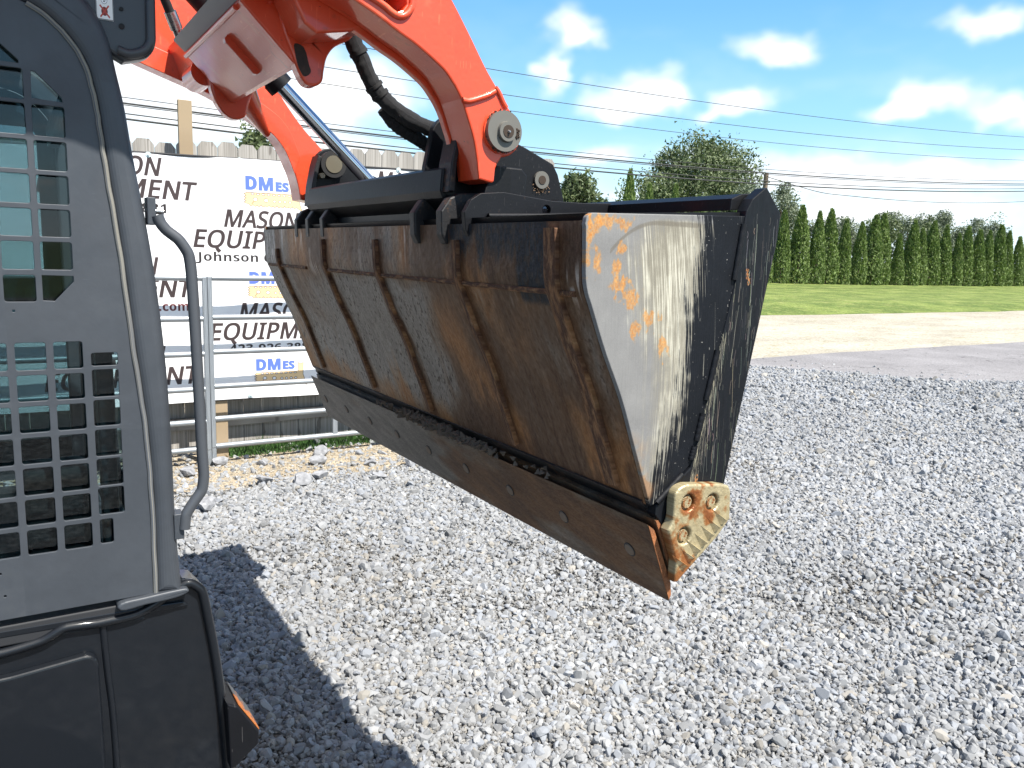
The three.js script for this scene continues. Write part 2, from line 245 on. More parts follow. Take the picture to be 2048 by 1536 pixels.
  // larger single rocks on the soil by the fence
  const rockTex = colourTex(256, 256, (u, v) => { const n = fbm(u * 10, v * 10, 5, 3); const g = 138 + 70 * (n - 0.5); return [g, g + 1, g + 4]; }, true);
  const rockMat = std({ map: rockTex, roughness: 0.9 });
  const spots = [[1.27, -5.98, 0.05], [1.55, -5.86, 0.042], [2.0, -5.93, 0.055], [1.92, -5.7, 0.05], [2.9, -5.82, 0.05], [1.0, -5.75, 0.055], [0.86, -5.6, 0.045], [1.42, -5.35, 0.05], [1.62, -5.2, 0.06], [1.78, -5.28, 0.045], [2.25, -5.5, 0.045], [2.5, -5.35, 0.05], [0.75, -5.95, 0.07], [0.95, -4.95, 0.06], [2.15, -5.1, 0.05], [3.1, -5.6, 0.045]];
  for (const [x, z, s] of spots) {
    const g = shapes[Math.floor(r() * shapes.length)].clone(); g.scale(s * (0.9 + r() * 0.4), s * 0.9, s); g.rotateY(r() * 6.28); g.rotateX((r() - 0.5) * 0.4); g.computeBoundingBox(); g.translate(0, -g.boundingBox.min.y - 0.006, 0); triUV(g, 4);
    const m = new THREE.Mesh(g, rockMat); m.position.set(x, 0.004, z); m.name = numbered('rock'); m.castShadow = m.receiveShadow = true;
    m.userData = { label: 'fist-sized pale grey rock lying loose on the tan soil', category: 'rock', group: 'loose rocks on the soil by the fence' }; scene.add(m);
  }
}

// ================================================================ BOARD FENCE with banner, tube gates
const fenceTop = (x) => 2.315 + (x - 0.9) * 0.044, FB = -6.3, FP = FB - 0.07;
{
  const wood = (seed, a, b, dark) => colourTex(128, 1024, (u, v) => { const g = fbm(u * 22 + 3 * fbm(v * 3, seed, 3, 2), v * 2.2, 5, seed), f = vn(u * 60, v * 14, seed + 1), k = sst(0.70, 0.8, fbm(u * 3, v * 16, 3, seed + 4)); return mix3(a, b, g).map((c, i) => mix(c + (f - 0.5) * 26, dark[i], k * 0.55)); });
  const greyWood = [1, 2, 3, 4].map((k) => std({ map: wood(k * 13, [120, 116, 110], [180, 176, 170], [80, 74, 68]), roughness: 0.95 }));
  const tanWood = std({ map: wood(71, [136, 118, 94], [178, 160, 134], [104, 86, 66]), roughness: 0.9 });
  const f = thing('board_fence', 'weathered grey dog-eared board fence behind the printed banner', 'fence', [0.8, 0, FB]);
  const W = 0.139, pit = 0.1445, r = rng(33);
  const picketGeo = [2.30].map(() => null);
  for (let i = -22; i <= 24; i++) {
    const x = 0.895 + i * pit, top = fenceTop(x) + (r() - 0.5) * 0.035, b = 0.06 + (r() - 0.5) * 0.02, c = 0.03;
    const g = extr([[x - W / 2, b], [x + W / 2, b], [x + W / 2, top - c * 1.3], [x + W / 2 - c, top], [x - W / 2 + c, top], [x - W / 2, top - c * 1.3]], FP - 0.018, FP, 0);
    g.rotateZ(0); uvBy(g, (X, Y) => [(X - x) / W + 0.5, Y / 2.5]);
    part(f, 'picket', g, greyWood[Math.floor(r() * 4)]);
  }
  for (const [y, dy] of [[0.20, 0.017], [0.455, 0.022], [1.30, 0.03], [2.08, 0.044]]) {
    const s = new THREE.Shape(V2([[-2.4, y + dy * -3.3], [3.8, y + dy * 2.9], [3.8, y + dy * 2.9 + 0.089], [-2.4, y + dy * -3.3 + 0.089]]));
    const g = extr(s, FP + 0.002, FP + 0.04, 0.003); uvBy(g, (X, Y, Z) => [(Y - y) * 6 + Z * 8, X / 2.4]); part(f, 'rail', g, greyWood[y < 0.3 ? 2 : 1]);
  }
  for (const x of [-1.3, 1.335, 3.72]) { const g = box(x - 0.0445, x + 0.0445, 0, 2.2, FP + 0.043, FB + 0.132, 0.004); uvBy(g, (X, Y, Z) => [(X - x + Z) * 8, Y / 2.4]); part(f, 'post', g, tanWood); }
  { const g = box(1.098, 1.190, 0.5, 2.585, FB + 0.005, FB + 0.043 - 0.002, 0.003); g.translate(0, 0, 0.088); uvBy(g, (X, Y, Z) => [(X + Z) * 8, Y / 2.4]); part(f, 'tall_upright', g, tanWood); }

  // banner, printed
  const BX0 = -1.3, BX1 = 4.05, BY0 = 0.44, BY1 = 2.30, PW = 2048, PH = 712;
  const print = canvasTex(PW, PH, (c) => {
    const X = (x) => (x - BX0) / (BX1 - BX0) * PW, Y = (y) => (BY1 - y) / (BY1 - BY0) * PH, S = PW / (BX1 - BX0);
    c.fillStyle = '#f3f3f4'; c.fillRect(0, 0, PW, PH);
    const text = (s, x, top, bottom, font, col, slant, align, width) => {
      const cap = (top - bottom) * S, size = cap / 0.714; c.font = font.replace('SZ', size.toFixed(1)); c.textAlign = 'left'; c.textBaseline = 'alphabetic';
      const w = c.measureText(s).width, k = width ? width * S / w : 1, x0 = X(x) - (align === 'right' ? w * k : 0);
      c.save(); c.setTransform(k, 0, -slant, 1, x0, Y(bottom)); c.fillStyle = col; c.strokeStyle = col; c.lineWidth = size * 0.05; c.fillText(s, 0, 0); if (slant) c.strokeText(s, 0, 0); c.restore();
    };
    const dark = '#3a2e2e', black = '#241d1d';
    const block = (cx, top, third, col) => {
      text('MASON', cx - 0.285, top, top - 0.12, 'SZpx sans-serif', dark, 0.2, 'left', 0.55);
      text('EQUIPMENT', cx - 0.50, top - 0.15, top - 0.272, 'SZpx sans-serif', dark, 0.2, 'left', 0.98);
      if (third) { const w = third.length * 0.055; text(third, cx - w / 2 - 0.02, top - 0.31, top - 0.372, 'bold SZpx sans-serif', col || black, 0, 'left', w); }
    };
    const logo = (x, y, s, tan) => {
      const u = 0.39 * s * S, X0 = X(x), Y0 = Y(y);
      const L = (t, dx, size, w) => { c.save(); c.font = 'bold ' + (size * u).toFixed(1) + 'px sans-serif'; c.textAlign = 'left'; c.textBaseline = 'alphabetic'; const m = c.measureText(t).width; c.setTransform(w * u / m, 0, 0, 1, X0 + dx * u, Y0 + 0.235 * u); c.fillStyle = '#5b74e0'; c.strokeStyle = '#5b74e0'; c.lineWidth = u * 0.022; c.fillText(t, 0, 0); c.strokeText(t, 0, 0); c.restore(); };
      L('DM', 0.0, 0.32, 0.56); L('ES', 0.57, 0.23, 0.27);
      c.save(); c.translate(X0, Y0); c.scale(u, u);
      c.beginPath(); c.moveTo(0.04, 0.29); for (let k = 0; k < 4; k++) { c.lineTo(-0.015, 0.32 + k * 0.05); c.lineTo(0.03, 0.345 + k * 0.05); }
      c.lineTo(0.08, 0.5); for (let k = 0; k < 12; k++) { const a = 0.08 + k * 0.075; c.quadraticCurveTo(a + 0.035, 0.57, a + 0.075, 0.51 + (k % 2) * 0.012); }
      c.lineTo(1.1, 0.6); c.lineTo(1.02, 0.36); c.lineTo(1.03, 0.1); c.lineTo(0.97, 0.13); c.lineTo(0.92, 0.1); c.lineTo(0.92, 0.28); c.closePath();
      c.fillStyle = tan; c.fill(); c.lineWidth = 0.008; c.strokeStyle = '#4a3a36'; c.stroke();
      c.fillStyle = '#f3f3f4'; for (const [a, b, w] of [[0.2, 0.41, 0.04], [0.4, 0.42, 0.04], [0.56, 0.43, 0.026], [0.66, 0.43, 0.026], [0.76, 0.43, 0.026], [0.86, 0.43, 0.026]]) { c.beginPath(); c.ellipse(a, b, w, w * 0.85, 0, 0, 7); c.fill(); c.stroke(); }
      for (let k = 0; k < 8; k++) { c.beginPath(); c.ellipse(0.15 + k * 0.1, 0.315, 0.03, 0.014, 0, 0, 7); c.fill(); c.stroke(); }
      c.beginPath(); c.moveTo(0.18, 0.44); c.lineTo(0.13, 0.5); c.stroke(); c.restore();
    };
    const tan = '#ebcb9a';
    block(0.70, 2.175, '423-926-3881'); block(1.655, 1.851, 'Johnson City, TN'); block(2.84, 2.215, 'Johnson City, TN');
    logo(1.528, 2.096, 1, tan); block(0.655, 1.495, 'masonequipment.com', '#5a1f1f'); logo(1.545, 1.405, 0.92, tan);
    block(1.75, 1.175, '423-926-3881'); logo(1.585, 0.748, 0.92, tan); block(0.68, 0.868, '');
    logo(2.75, 1.70, 1, tan); block(2.9, 1.45, '423-926-3881'); block(3.5, 1.0, ''); logo(2.7, 0.75, 1, tan); block(-0.5, 1.85, ''); logo(-0.4, 1.3, 1, tan); block(-0.5, 1.15, '423-926-3881'); logo(-0.5, 2.1, 1, tan);
  });
  const b = thing('printed_banner', 'white vinyl banner printed with company name, phone number and logos, hung on the board fence', 'banner', [1.4, 0.44, FB + 0.15]);
  const bg = new THREE.BoxGeometry(BX1 - BX0, BY1 - BY0, 0.003, 160, 50, 1); bg.translate((BX0 + BX1) / 2, (BY0 + BY1) / 2, FB + 0.142);
  const bp = bg.attributes.position;
  for (let i = 0; i < bp.count; i++) { const x = bp.getX(i), y = bp.getY(i), t = (y - BY0) / (BY1 - BY0); bp.setY(i, y + mix(0.012 - 0.004 * (x - 1), -0.098 + 0.0224 * (x - 0.8), t)); bp.setZ(i, bp.getZ(i) + 0.012 + 0.010 * Math.sin(x * 3.1 + y) + 0.006 * Math.sin(x * 10.1 + 2 + y * 1.4) * t + 0.016 * (fbm(x * 2.6 + y * 1.3, y * 2.4 - x * 0.5, 3, 5) - 0.5)); }
  const u0 = bg.attributes.uv; for (let i = 0; i < bp.count; i++) { const x = bp.getX(i), y = bp.getY(i); u0.setXY(i, (x - BX0) / (BX1 - BX0), (y - BY0) / (BY1 - BY0)); }
  bg.computeVertexNormals();
  part(b, 'vinyl_sheet', bg, std({ map: print, roughness: 0.55 }));
  { const hem = tube([-1.3, 0, 1, 2, 3, 4.05].map((x) => [x, BY1 - 0.099 + 0.0224 * (x - 0.8), FB + 0.146]), 0.009, 60, 6); part(b, 'top_hem', hem, M.plasticDark); }
  { const hem = tube([-1.3, 0, 1, 2, 3, 4.05].map((x) => [x, BY0 + 0.012 - 0.004 * (x - 1), FB + 0.146]), 0.005, 60, 6); part(b, 'bottom_hem', hem, M.plasticDark); }
  const wm = std({ color: rgb(0.5, 0.6, 0.62), roughness: 0.5 });
  for (const [x, y] of [[-0.4, 2.165], [0.255, 2.178], [0.891, 2.192], [1.5, 2.206], [2.12, 2.222], [2.75, 2.238], [3.4, 2.25], [1.547, 0.475], [0.4, 0.475], [2.8, 0.475]]) { const w = part(b, 'washer', merge([discZ(x, y, FB + 0.146, FB + 0.156, 0.019, 20), discZ(x, y, FB + 0.155, FB + 0.163, 0.008, 6)]), wm); }
}
function tubeGate(label, x0, x1, upr, ys, z) {
  const g = thing('tube_gate', label, 'gate', [(x0 + x1) / 2, 0, z], 'galvanised tube gates before the banner');
  ys.forEach((y, i) => part(g, 'rail', rodGeo([x0, y, z], [x1, y, z], 0.0205, 0.0205, 16), M.galv));
  for (const [x, w, y0] of upr) part(g, 'upright', box(x - w / 2, x + w / 2, y0 ?? ys[ys.length - 1] - 0.01, ys[0] - (y0 ? 0.0 : -0.012), z - 0.017, z + 0.017, 0.006), M.galv);
  for (const x of [upr[0][0], upr[upr.length - 1][0]]) part(g, 'foot', box(x - 0.016, x + 0.016, 0, ys[ys.length - 1], z - 0.014, z + 0.014, 0.004), M.galv);
  return g;
}
tubeGate('galvanised six-rail tube gate beside the loader cab, left of the joined gate posts', -1.9, 1.188, [[-1.88, 0.045], [-0.4, 0.04], [1.203, 0.032]], [1.362, 1.075, 0.824, 0.570, 0.330, 0.128], -6.0);
tubeGate('galvanised six-rail tube gate whose far part runs behind the bucket', 1.252, 4.3, [[1.237, 0.033], [2.155, 0.042, 0.14], [3.3, 0.04], [4.29, 0.045]], [1.364, 1.083, 0.835, 0.583, 0.343, 0.140], -6.0);
// uncut grass under the fence
{
  const r = rng(404), pos = [], col = [];
  for (let i = 0; i < 16000; i++) {
    const x = 1.38 + r() * 2.9, z = FB + 0.02 + (r() - 0.5) * 0.3 - (r() < 0.4 ? 0.4 * r() : 0), h = (0.03 + 0.09 * r() * r()) * (fbm(x * 5, z * 5, 2, 5) + 0.5), a = r() * 6.28, w = 0.0025 + 0.002 * r(), lx = (r() - 0.5) * h * 1.1, lz = (r() - 0.5) * h * 1.1;
    pos.push(x - Math.cos(a) * w, 0, z - Math.sin(a) * w, x + Math.cos(a) * w, 0, z + Math.sin(a) * w, x + lx, h, z + lz);
    const g = 0.05 + 0.06 * r(); for (let k = 0; k < 3; k++) col.push(g * 0.55, g * 1.35, g * 0.25);
  }
  const g = new THREE.BufferGeometry(); g.setAttribute('position', new THREE.Float32BufferAttribute(pos, 3)); g.setAttribute('color', new THREE.Float32BufferAttribute(col, 3)); g.computeVertexNormals();
  const m = new THREE.Mesh(g, std({ vertexColors: true, roughness: 0.9, side: THREE.DoubleSide })); m.name = 'uncut_grass'; m.userData = { kind: 'stuff', label: 'dark uncut grass under the board fence', category: 'grass' }; m.castShadow = m.receiveShadow = true; scene.add(m);
}

// ================================================================ TREES, POLES, WIRES
function leafCloud(place, n, seed, size, c0, c1, up = 0) {
  const r = rng(seed), pos = new Float32Array(n * 9), col = new Float32Array(n * 9), a = new THREE.Vector3(), b = new THREE.Vector3(), d = new THREE.Vector3();
  for (let i = 0; i < n; i++) {
    const [x, y, z, tint] = place(r), s = size * (0.6 + 0.8 * r());
    a.set(r() - 0.5, (r() - 0.5) * (1 - up) + up, r() - 0.5).normalize(); b.set(r() - 0.5, r() - 0.5, r() - 0.5).cross(a).normalize();
    pos.set([x - b.x * s * 0.42, y - b.y * s * 0.42, z - b.z * s * 0.42, x + b.x * s * 0.42, y + b.y * s * 0.42, z + b.z * s * 0.42, x + a.x * s * 1.3, y + a.y * s * 1.3, z + a.z * s * 1.3], i * 9);
    const t = Math.min(1, Math.max(0, tint + (r() - 0.5) * 0.5)); for (let k = 0; k < 3; k++) for (let q = 0; q < 3; q++) col[i * 9 + k * 3 + q] = mix(c0[q], c1[q], t);
  }
  const g = new THREE.BufferGeometry(); g.setAttribute('position', new THREE.BufferAttribute(pos, 3)); g.setAttribute('color', new THREE.BufferAttribute(col, 3)); g.computeVertexNormals(); return g;
}
const leafMat = phys({ vertexColors: true, roughness: 0.75, side: THREE.DoubleSide, transmission: 0.3, thickness: 0 });
const barkMat = std({ color: rgb(0.09, 0.07, 0.05), roughness: 1 });
const trunkGeo = (h, r0, r1) => { const g = new THREE.CylinderGeometry(r1, r0, h, 8); g.translate(0, h / 2, 0); return g; };
// arborvitae: narrow evergreen spires
const arborProto = [0, 1, 2, 3, 4].map((k) => leafCloud((r) => {
  const t = Math.pow(r(), 0.85), ang = r() * 6.283, lump = 0.82 + 0.36 * fbm(ang * 1.4 + k * 9, t * 7, 3, k + 2);
  const prof = (t < 0.18 ? 0.8 + t * 1.1 : 1) * Math.pow(1 - t, 0.62) * 1.12, rad = Math.max(0.03, 0.56 * prof * lump) * (0.66 + 0.36 * Math.sqrt(r()));
  return [Math.cos(ang) * rad, 0.05 + t * 4.45 + r() * 0.1, Math.sin(ang) * rad, 0.35 + 0.5 * fbm(ang * 3, t * 12, 3, 8)];
}, 5200, 200 + k, 0.11, [0.055, 0.10, 0.02], [0.21, 0.30, 0.065], 0.75));
let arbN = 0;
function arbor(x, z, h, y, label, wide = 1) {
  const t = thing('arborvitae', label, 'tree', [x, y, z], 'row of arborvitae behind the lawn'), k = arbN++ % 5, s = h / 4.5;
  const c = new THREE.Mesh(arborProto[k], leafMat); c.name = 'crown'; c.scale.set(s * wide * 0.98, s, s * wide); c.rotation.y = arbN * 2.399; c.castShadow = c.receiveShadow = true; t.add(c);
  const tr = new THREE.Mesh(trunkGeo(h * 0.8, 0.06, 0.015), barkMat); tr.name = 'trunk'; t.add(tr);
}
{
  const r = rng(606), L = 'narrow dark green arborvitae in the hedge row behind the lawn';
  [[28.6, 5.9, 'tallest thin arborvitae, standing clear between the fence-end shrubs and the big round tree'], [30.0, 5.3, 'bright arborvitae tip before the near side of the big round tree'], [31.9, 5.4, 'bright arborvitae tip before the middle of the big round tree']].forEach(([x, h, l]) => arbor(x, -34, h, 0.12, l, 0.8));
  for (const [x, h] of [ [33.6, 4.9], [35.2, 4.6], [36.8, 4.7], [38.3, 4.5], [39.7, 4.0]]) arbor(x, -34 + (r() - 0.5) * 0.4, h, 0.12, L);
  let x = 41.25; const hs = [4.55, 4.9, 4.6, 4.85, 4.3, 4.2, 4.7, 4.85, 3.55, 4.6, 4.1, 4.65, 4.4, 3.9, 4.5, 4.3, 4.3, 4.75, 4.4, 4.0, 4.2, 4.4, 3.4, 4.4, 4.5];
  for (const h of hs) { arbor(x, -34 + (r() - 0.5) * 0.5, h, 0.12, L, 1.04 + r() * 0.22); x += 1.34 + r() * 0.3; }
}
// leafy trees
function broadleaf(name, label, x, z, h, w, seed, n, c0, c1, leaf, group, low = 0.12) {
  const r = rng(seed), t = thing(name, label, 'tree', [x, -0.01, z], group), lobes = [];
  const nl = 40; for (let i = 0; i < nl; i++) { const a = r() * 6.283, e = Math.pow(r(), 0.8), rr = w * 0.5 * (0.25 + 0.75 * Math.sqrt(r())) * Math.sin(Math.PI * mix(0.2, 0.93, e)) ; lobes.push([Math.cos(a) * rr, h * mix(low + 0.12, 0.93, e), Math.sin(a) * rr, w * (0.10 + 0.12 * r()), 0.3 + r() * 0.5]); }
  const g = leafCloud((q) => {
    const b = lobes[Math.floor(q() * nl)], u = q() * 2 - 1, a = q() * 6.283, s = Math.sqrt(1 - u * u), d = b[3] * (0.55 + 0.55 * q() + (q() < 0.08 ? 0.5 * q() : 0));
    return [b[0] + Math.cos(a) * s * d, b[1] + u * d * 0.85, b[2] + Math.sin(a) * s * d, b[4]];
  }, n, seed + 1, leaf, c0, c1, 0.1);
  const m = new THREE.Mesh(g, leafMat); m.name = 'crown'; m.castShadow = m.receiveShadow = true; t.add(m);
  const limbs = [trunkGeo(h * 0.75, w * 0.028, w * 0.008)]; for (let i = 0; i < 9; i++) { const b = lobes[i]; limbs.push(rodGeo([0, h * 0.3, 0], [b[0], b[1], b[2]], w * 0.012, w * 0.004, 6)); }
  const tr = new THREE.Mesh(merge(limbs), barkMat); tr.name = 'trunk'; t.add(tr); return t;
}
const G0 = [0.05, 0.085, 0.025], G1 = [0.16, 0.205, 0.075], P0 = [0.10, 0.135, 0.075], P1 = [0.22, 0.26, 0.16];
broadleaf('broadleaf_tree', 'big round leafy tree rising above the bucket behind the hedge row', 49.6, -50, 11.4, 11.4, 31, 34000, G0, G1, 0.19);
broadleaf('leafy_shrub_tree', 'small rounded leafy tree just past the end of the board fence', 14.5, -19.6, 4.0, 2.0, 51, 9000, G0, G1, 0.1);
broadleaf('leafy_shrub_tree', 'low leafy shrub between the fence end and the tall thin arborvitae', 15.8, -20.0, 3.6, 0.7, 57, 3000, G0, G1, 0.09);
broadleaf('young_tree', 'small tree tip showing over the fence between tall upright and lift arm', 3.85, -14.5, 4.0, 0.95, 61, 3500, G0, G1, 0.06);
broadleaf('young_tree', 'pale leafy tree top over the fence under the hose bundle', 9.2, -19.2, 4.35, 1.9, 67, 6000, P0, P1, 0.08);
broadleaf('young_tree', 'second pale leafy tree top over the fence touching the lift arm', 10.7, -19.8, 4.3, 1.5, 71, 5000, P0, P1, 0.08);
{
  const r = rng(808), wood = [];
  for (let i = 0; i < 20; i++) wood.push([44 + i * 1.95 + r() * 1.0, -40 - r() * 5, 5.2 + r() * 1.7 + (i > 0 && i < 5 ? 1.7 : 0), 2.8 + r() * 1.5]);
  wood.forEach(([x, z, h, w], i) => broadleaf('woodland_tree', i % 4 ? 'pale loose tree standing behind the arborvitae hedge' : 'darker dense tree standing behind the arborvitae hedge', x, z, h, w, 900 + i * 3, 4200, i % 4 ? P0 : G0, i % 4 ? P1 : G1, 0.13, i % 4 ? 'pale trees behind the hedge' : 'darker trees behind the hedge', 0.05));
}
// poles and wires
const poleMat = std({ map: colourTex(64, 256, (u, v) => { const n = fbm(u * 20, v * 4, 4, 3); return mix3([92, 80, 70], [140, 126, 112], n); }), roughness: 1 });
function pole(label, x, z, h, arm) {
  const p = thing('utility_pole', label, 'pole', [x, 0, z]);
  part(p, 'shaft', rodGeo([x, -0.02, z], [x + (arm ? 0 : 0.05), h, z], 0.15, 0.11, 12), poleMat);
  if (arm) for (const y of arm) part(p, 'crossarm', box(x - 0.06, x + 0.06, y - 0.07, y + 0.05, z - 0.5, z + 0.5, 0.01), poleMat);
}
pole('thin grey wooden utility pole showing above the bucket tip', 30.1, -26.2, 5.62, null);
pole('wooden utility pole carrying the ends of the overhead wires beyond the lawn', 58, -26, 11, [10.2, 9.3, 8.9, 7.4]);
pole('wooden utility pole carrying the ends of the overhead wires behind the fence', -32, -26, 11, [10.2, 9.3, 8.9, 7.4]);
{
  const wm = std({ color: rgb(0.03, 0.03, 0.033), roughness: 0.7 });
  const wires = [[8.06, 11.1, 0.00082, 0.012], [7.26, 12, 0.0009, 0.012], [6.73, 13.9, 0.00094, 0.011], [5.52, 13, 0.0009, 0.012], [5.36, 13, 0.00088, 0.027], [5.30, 13.4, 0.00088, 0.014], [5.02, 14.8, 0.00101, 0.018], [4.87, 14.8, 0.00101, 0.03]];
  const labs = ['topmost thin overhead wire', 'second thin overhead wire from the top', 'third thin overhead wire from the top', 'thin wire just above the upper thick cable', 'upper thick overhead cable', 'thin wire just below the upper thick cable', 'thin wire just above the lower thick cable', 'lower thick overhead cable'];
  wires.forEach(([y0, x0, k, rad], i) => { const pts = []; for (let x = -32; x <= 58.01; x += 5) pts.push([x, y0 + k * (x - x0) ** 2, -26 + 0.03 * i]); const m = new THREE.Mesh(tube(pts, rad, 90, 6), wm); m.name = numbered('overhead_wire'); m.userData = { label: labs[i] + ' strung between the utility poles', category: 'wire', group: 'overhead wires' }; scene.add(m); });
  const pts = []; for (let x = 30.1; x <= 58.01; x += 2) pts.push([x, 5.0 + 0.0027 * (x - 36.5) ** 2 + 0.35 * sst(34, 30, x), -26.05]);
  const m = new THREE.Mesh(tube(pts, 0.016, 80, 6), wm); m.name = numbered('overhead_wire'); m.userData = { label: 'slack wire sagging away from the thin grey utility pole', category: 'wire', group: 'overhead wires' }; scene.add(m);
}

// ================================================================ BUCKET
const ZC = -2.143, ZN = -1.128, ZF = -3.158;
{
  const B = thing('loader_bucket', 'rusty worn steel loader bucket tipped with its cutting edge down', 'bucket', [1.05, 0.912, ZC]);
  const prof = [[0.855, 1.661], [0.858, 1.61], [0.861, 1.559], [0.867, 1.535], [0.876, 1.515], [0.911, 1.434], [0.958, 1.339], [1.000, 1.232], [1.043, 1.123]];
  const LEN = ZN - ZF;
  // floor plate seen from outside: bare steel, rust, stains, scratches
  const ribZ = [-2.978, -2.478, -2.055, -1.598, -1.226], ribU = ribZ.map((z) => (z - ZF) / LEN);
  const floorTex = colourTex(2048, 768, (u, v) => {
    const X = u * LEN, Y = (1 - v) * 0.58, d = 1 - v;      // d: 0 at the heel, 1 at the lip
    const big = fbm(X * 2.4, Y * 2.2, 5, 1), mid = fbm(X * 9, Y * 5, 5, 5), streak = fbm(X * 42, Y * 5, 4, 9), fine = vn(X * 260, Y * 90, 3), grain = vn(X * 420, Y * 420, 13);
    let c = mix3([126, 119, 111], [180, 171, 160], mid * 0.6 + streak * 0.4);
    // dark pits and dashes in the middle of the plate
    const dash = sst(0.70, 0.86, vn(X * 210 + Y * 40, Y * 95, 17)) * sst(0.3, 0.6, fbm(X * 3, Y * 3, 3, 18));
    c = mix3(c, [74, 62, 54], dash * 0.75);
    // rust: heavier towards the near end and along the heel
    let rust = big * 0.75 + mid * 0.35 + streak * 0.25 - 0.42;
    rust += 0.34 * sst(0.60, 0.74, u + (mid - 0.5) * 0.15) + 0.22 * sst(0.34, 0.18, d + (streak - 0.5) * 0.2) * sst(0.12, 0.3, u) + 0.2 * sst(0.74, 0.97, d + (mid - 0.5) * 0.3);
    const rc = mix3([96, 67, 44], [162, 105, 54], sst(0.35, 0.7, fbm(X * 6, Y * 4, 5, 27)));
    c = mix3(c, rc, sst(0.18, 0.52, rust) * (0.72 + 0.2 * grain));
    c = mix3(c, [70, 46, 30], sst(0.6, 0.85, rust + (streak - 0.5) * 0.6) * 0.55);
    // pale scratched-through strokes in the heel band
    const pale = sst(0.58, 0.72, vn(X * 130, Y * 18, 33)) * sst(0.42, 0.6, fbm(X * 5, Y * 6, 3, 36)) * sst(0.36, 0.2, d);
    c = mix3(c, [206, 196, 186], pale * 0.75);
    // stain along each wear strip, with ragged outline
    for (const ru of ribU) { const w = Math.abs(u - ru) * LEN; if (w < 0.06) c = mix3(c, [104, 70, 44], sst(0.05, 0.012, w + (fbm(X * 30, Y * 14, 4, 41) - 0.5) * 0.05) * 0.8); }
    // black paint left at the near heel
    const paint = sst(0.17, 0.05, d + (streak - 0.5) * 0.22) * sst(0.72, 0.76, u) * sst(0.95, 0.9, u + (mid - 0.5) * 0.05) + sst(0.3, 0.27, d) * sst(0.885, 0.892, u) * sst(0.945, 0.938, u);
    c = mix3(c, [34, 37, 44], Math.min(1, paint) * (0.55 + 0.45 * sst(0.2, 0.55, fine)));
    return c.map((k) => k + (fine - 0.5) * 26 + (grain - 0.5) * 22);
  });
  const steelBump = greyTex(1024, 512, (u, v) => 0.5 * fbm(u * 120, v * 40, 3, 3) + 0.5 * fbm(u * 24, v * 10, 4, 6));
  const floorMat = std({ map: floorTex, roughness: 0.62, metalness: 0.25, bumpMap: steelBump, bumpScale: 0.0035 });
  const offset = (p, d) => p.map((q, i) => { const a = p[Math.max(0, i - 1)], b = p[Math.min(p.length - 1, i + 1)], tx = b[0] - a[0], ty = b[1] - a[1], l = Math.hypot(tx, ty); return [q[0] - ty / l * d, q[1] + tx / l * d]; });
  const sp = smoothPts(prof, 4);
  const inner = offset(sp, 0.012);
  const fg = extr([...sp, ...inner.slice().reverse()], ZF + 0.004, ZN - 0.013); uvBy(fg, (x, y, z) => [(z - ZF) / LEN, (y - 1.123) / (1.661 - 1.123)]);
  part(B, 'floor_plate', fg, floorMat);
  // wear strips
  const ribTex = colourTex(128, 512, (u, v) => { const n = fbm(u * 5, v * 18, 5, 3), m = fbm(u * 9, v * 34, 4, 9); return mix3([84, 56, 38], [138, 98, 64], sst(0.35, 0.7, n)).map((k, i) => mix(k, [176, 142, 100][i], sst(0.6, 0.75, m) * 0.4) + (vn(u * 40, v * 160, 2) - 0.5) * 30); });
  const ribMat = std({ map: ribTex, roughness: 0.8, metalness: 0.1, bumpMap: steelBump, bumpScale: 0.001 });
  ribZ.forEach((z, i) => {
    const pts = sp.filter(([x, y]) => y < (i === 0 ? 1.60 : i === 4 ? 1.655 : 1.635) && y > 1.131), out = offset(pts, -0.011), w = i === 4 ? 0.019 : 0.0115;
    const g = extr([...offset(pts, 0.002), ...out.slice().reverse()], z - w, z + w, 0.003); uvBy(g, (x, y, zz) => [(zz - z) / (2 * w) + 0.5, (y - 1.123) / 0.54]); part(B, 'wear_strip', g, ribMat);
  });
  // horizontal weld at the bend between the strips
  const wz = [ZF + 0.02, ...ribZ, ZN - 0.02];
  for (let i = 0; i < wz.length - 1; i++) { const g = rodGeo([0.8665, 1.532, wz[i] + 0.016], [0.8665, 1.532, wz[i + 1] - (i === 1 ? 0.2 : 0.016)], 0.0055, 0.0055, 8); part(B, 'weld_bead', g, ribMat); }
  // side plates
  const SX0 = 0.84, SX1 = 1.27, SY0 = 1.09, SY1 = 1.70;
  const lerpTab = (t, y) => { if (y >= t[0][1]) return t[0][0]; for (let i = 1; i < t.length; i++) if (y >= t[i][1]) return mix(t[i][0], t[i - 1][0], (y - t[i][1]) / (t[i - 1][1] - t[i][1])); return t[t.length - 1][0]; };
  const WB = [[1.132, 1.675], [1.136, 1.628], [1.116, 1.562], [1.111, 1.476], [1.106, 1.378], [1.095, 1.28], [1.068, 1.213], [1.046, 1.16]];
  const GW = [[0.99, 1.667], [0.985, 1.632], [0.965, 1.595], [0.975, 1.56], [1.0, 1.487], [1.035, 1.411], [1.045, 1.333], [1.039, 1.256], [1.03, 1.207]];
  const patches = [[0.875, 1.65, 0.016, 0.02], [0.925, 1.662, 0.045, 0.013], [0.881, 1.594, 0.010, 0.026], [0.863, 1.62, 0.008, 0.05], [0.932, 1.551, 0.022, 0.016], [0.930, 1.578, 0.010, 0.022], [0.961, 1.529, 0.022, 0.022], [0.937, 1.52, 0.014, 0.012], [1.014, 1.487, 0.022, 0.018], [0.977, 1.466, 0.018, 0.016], [1.049, 1.439, 0.014, 0.03], [0.935, 1.612, 0.010, 0.014]];
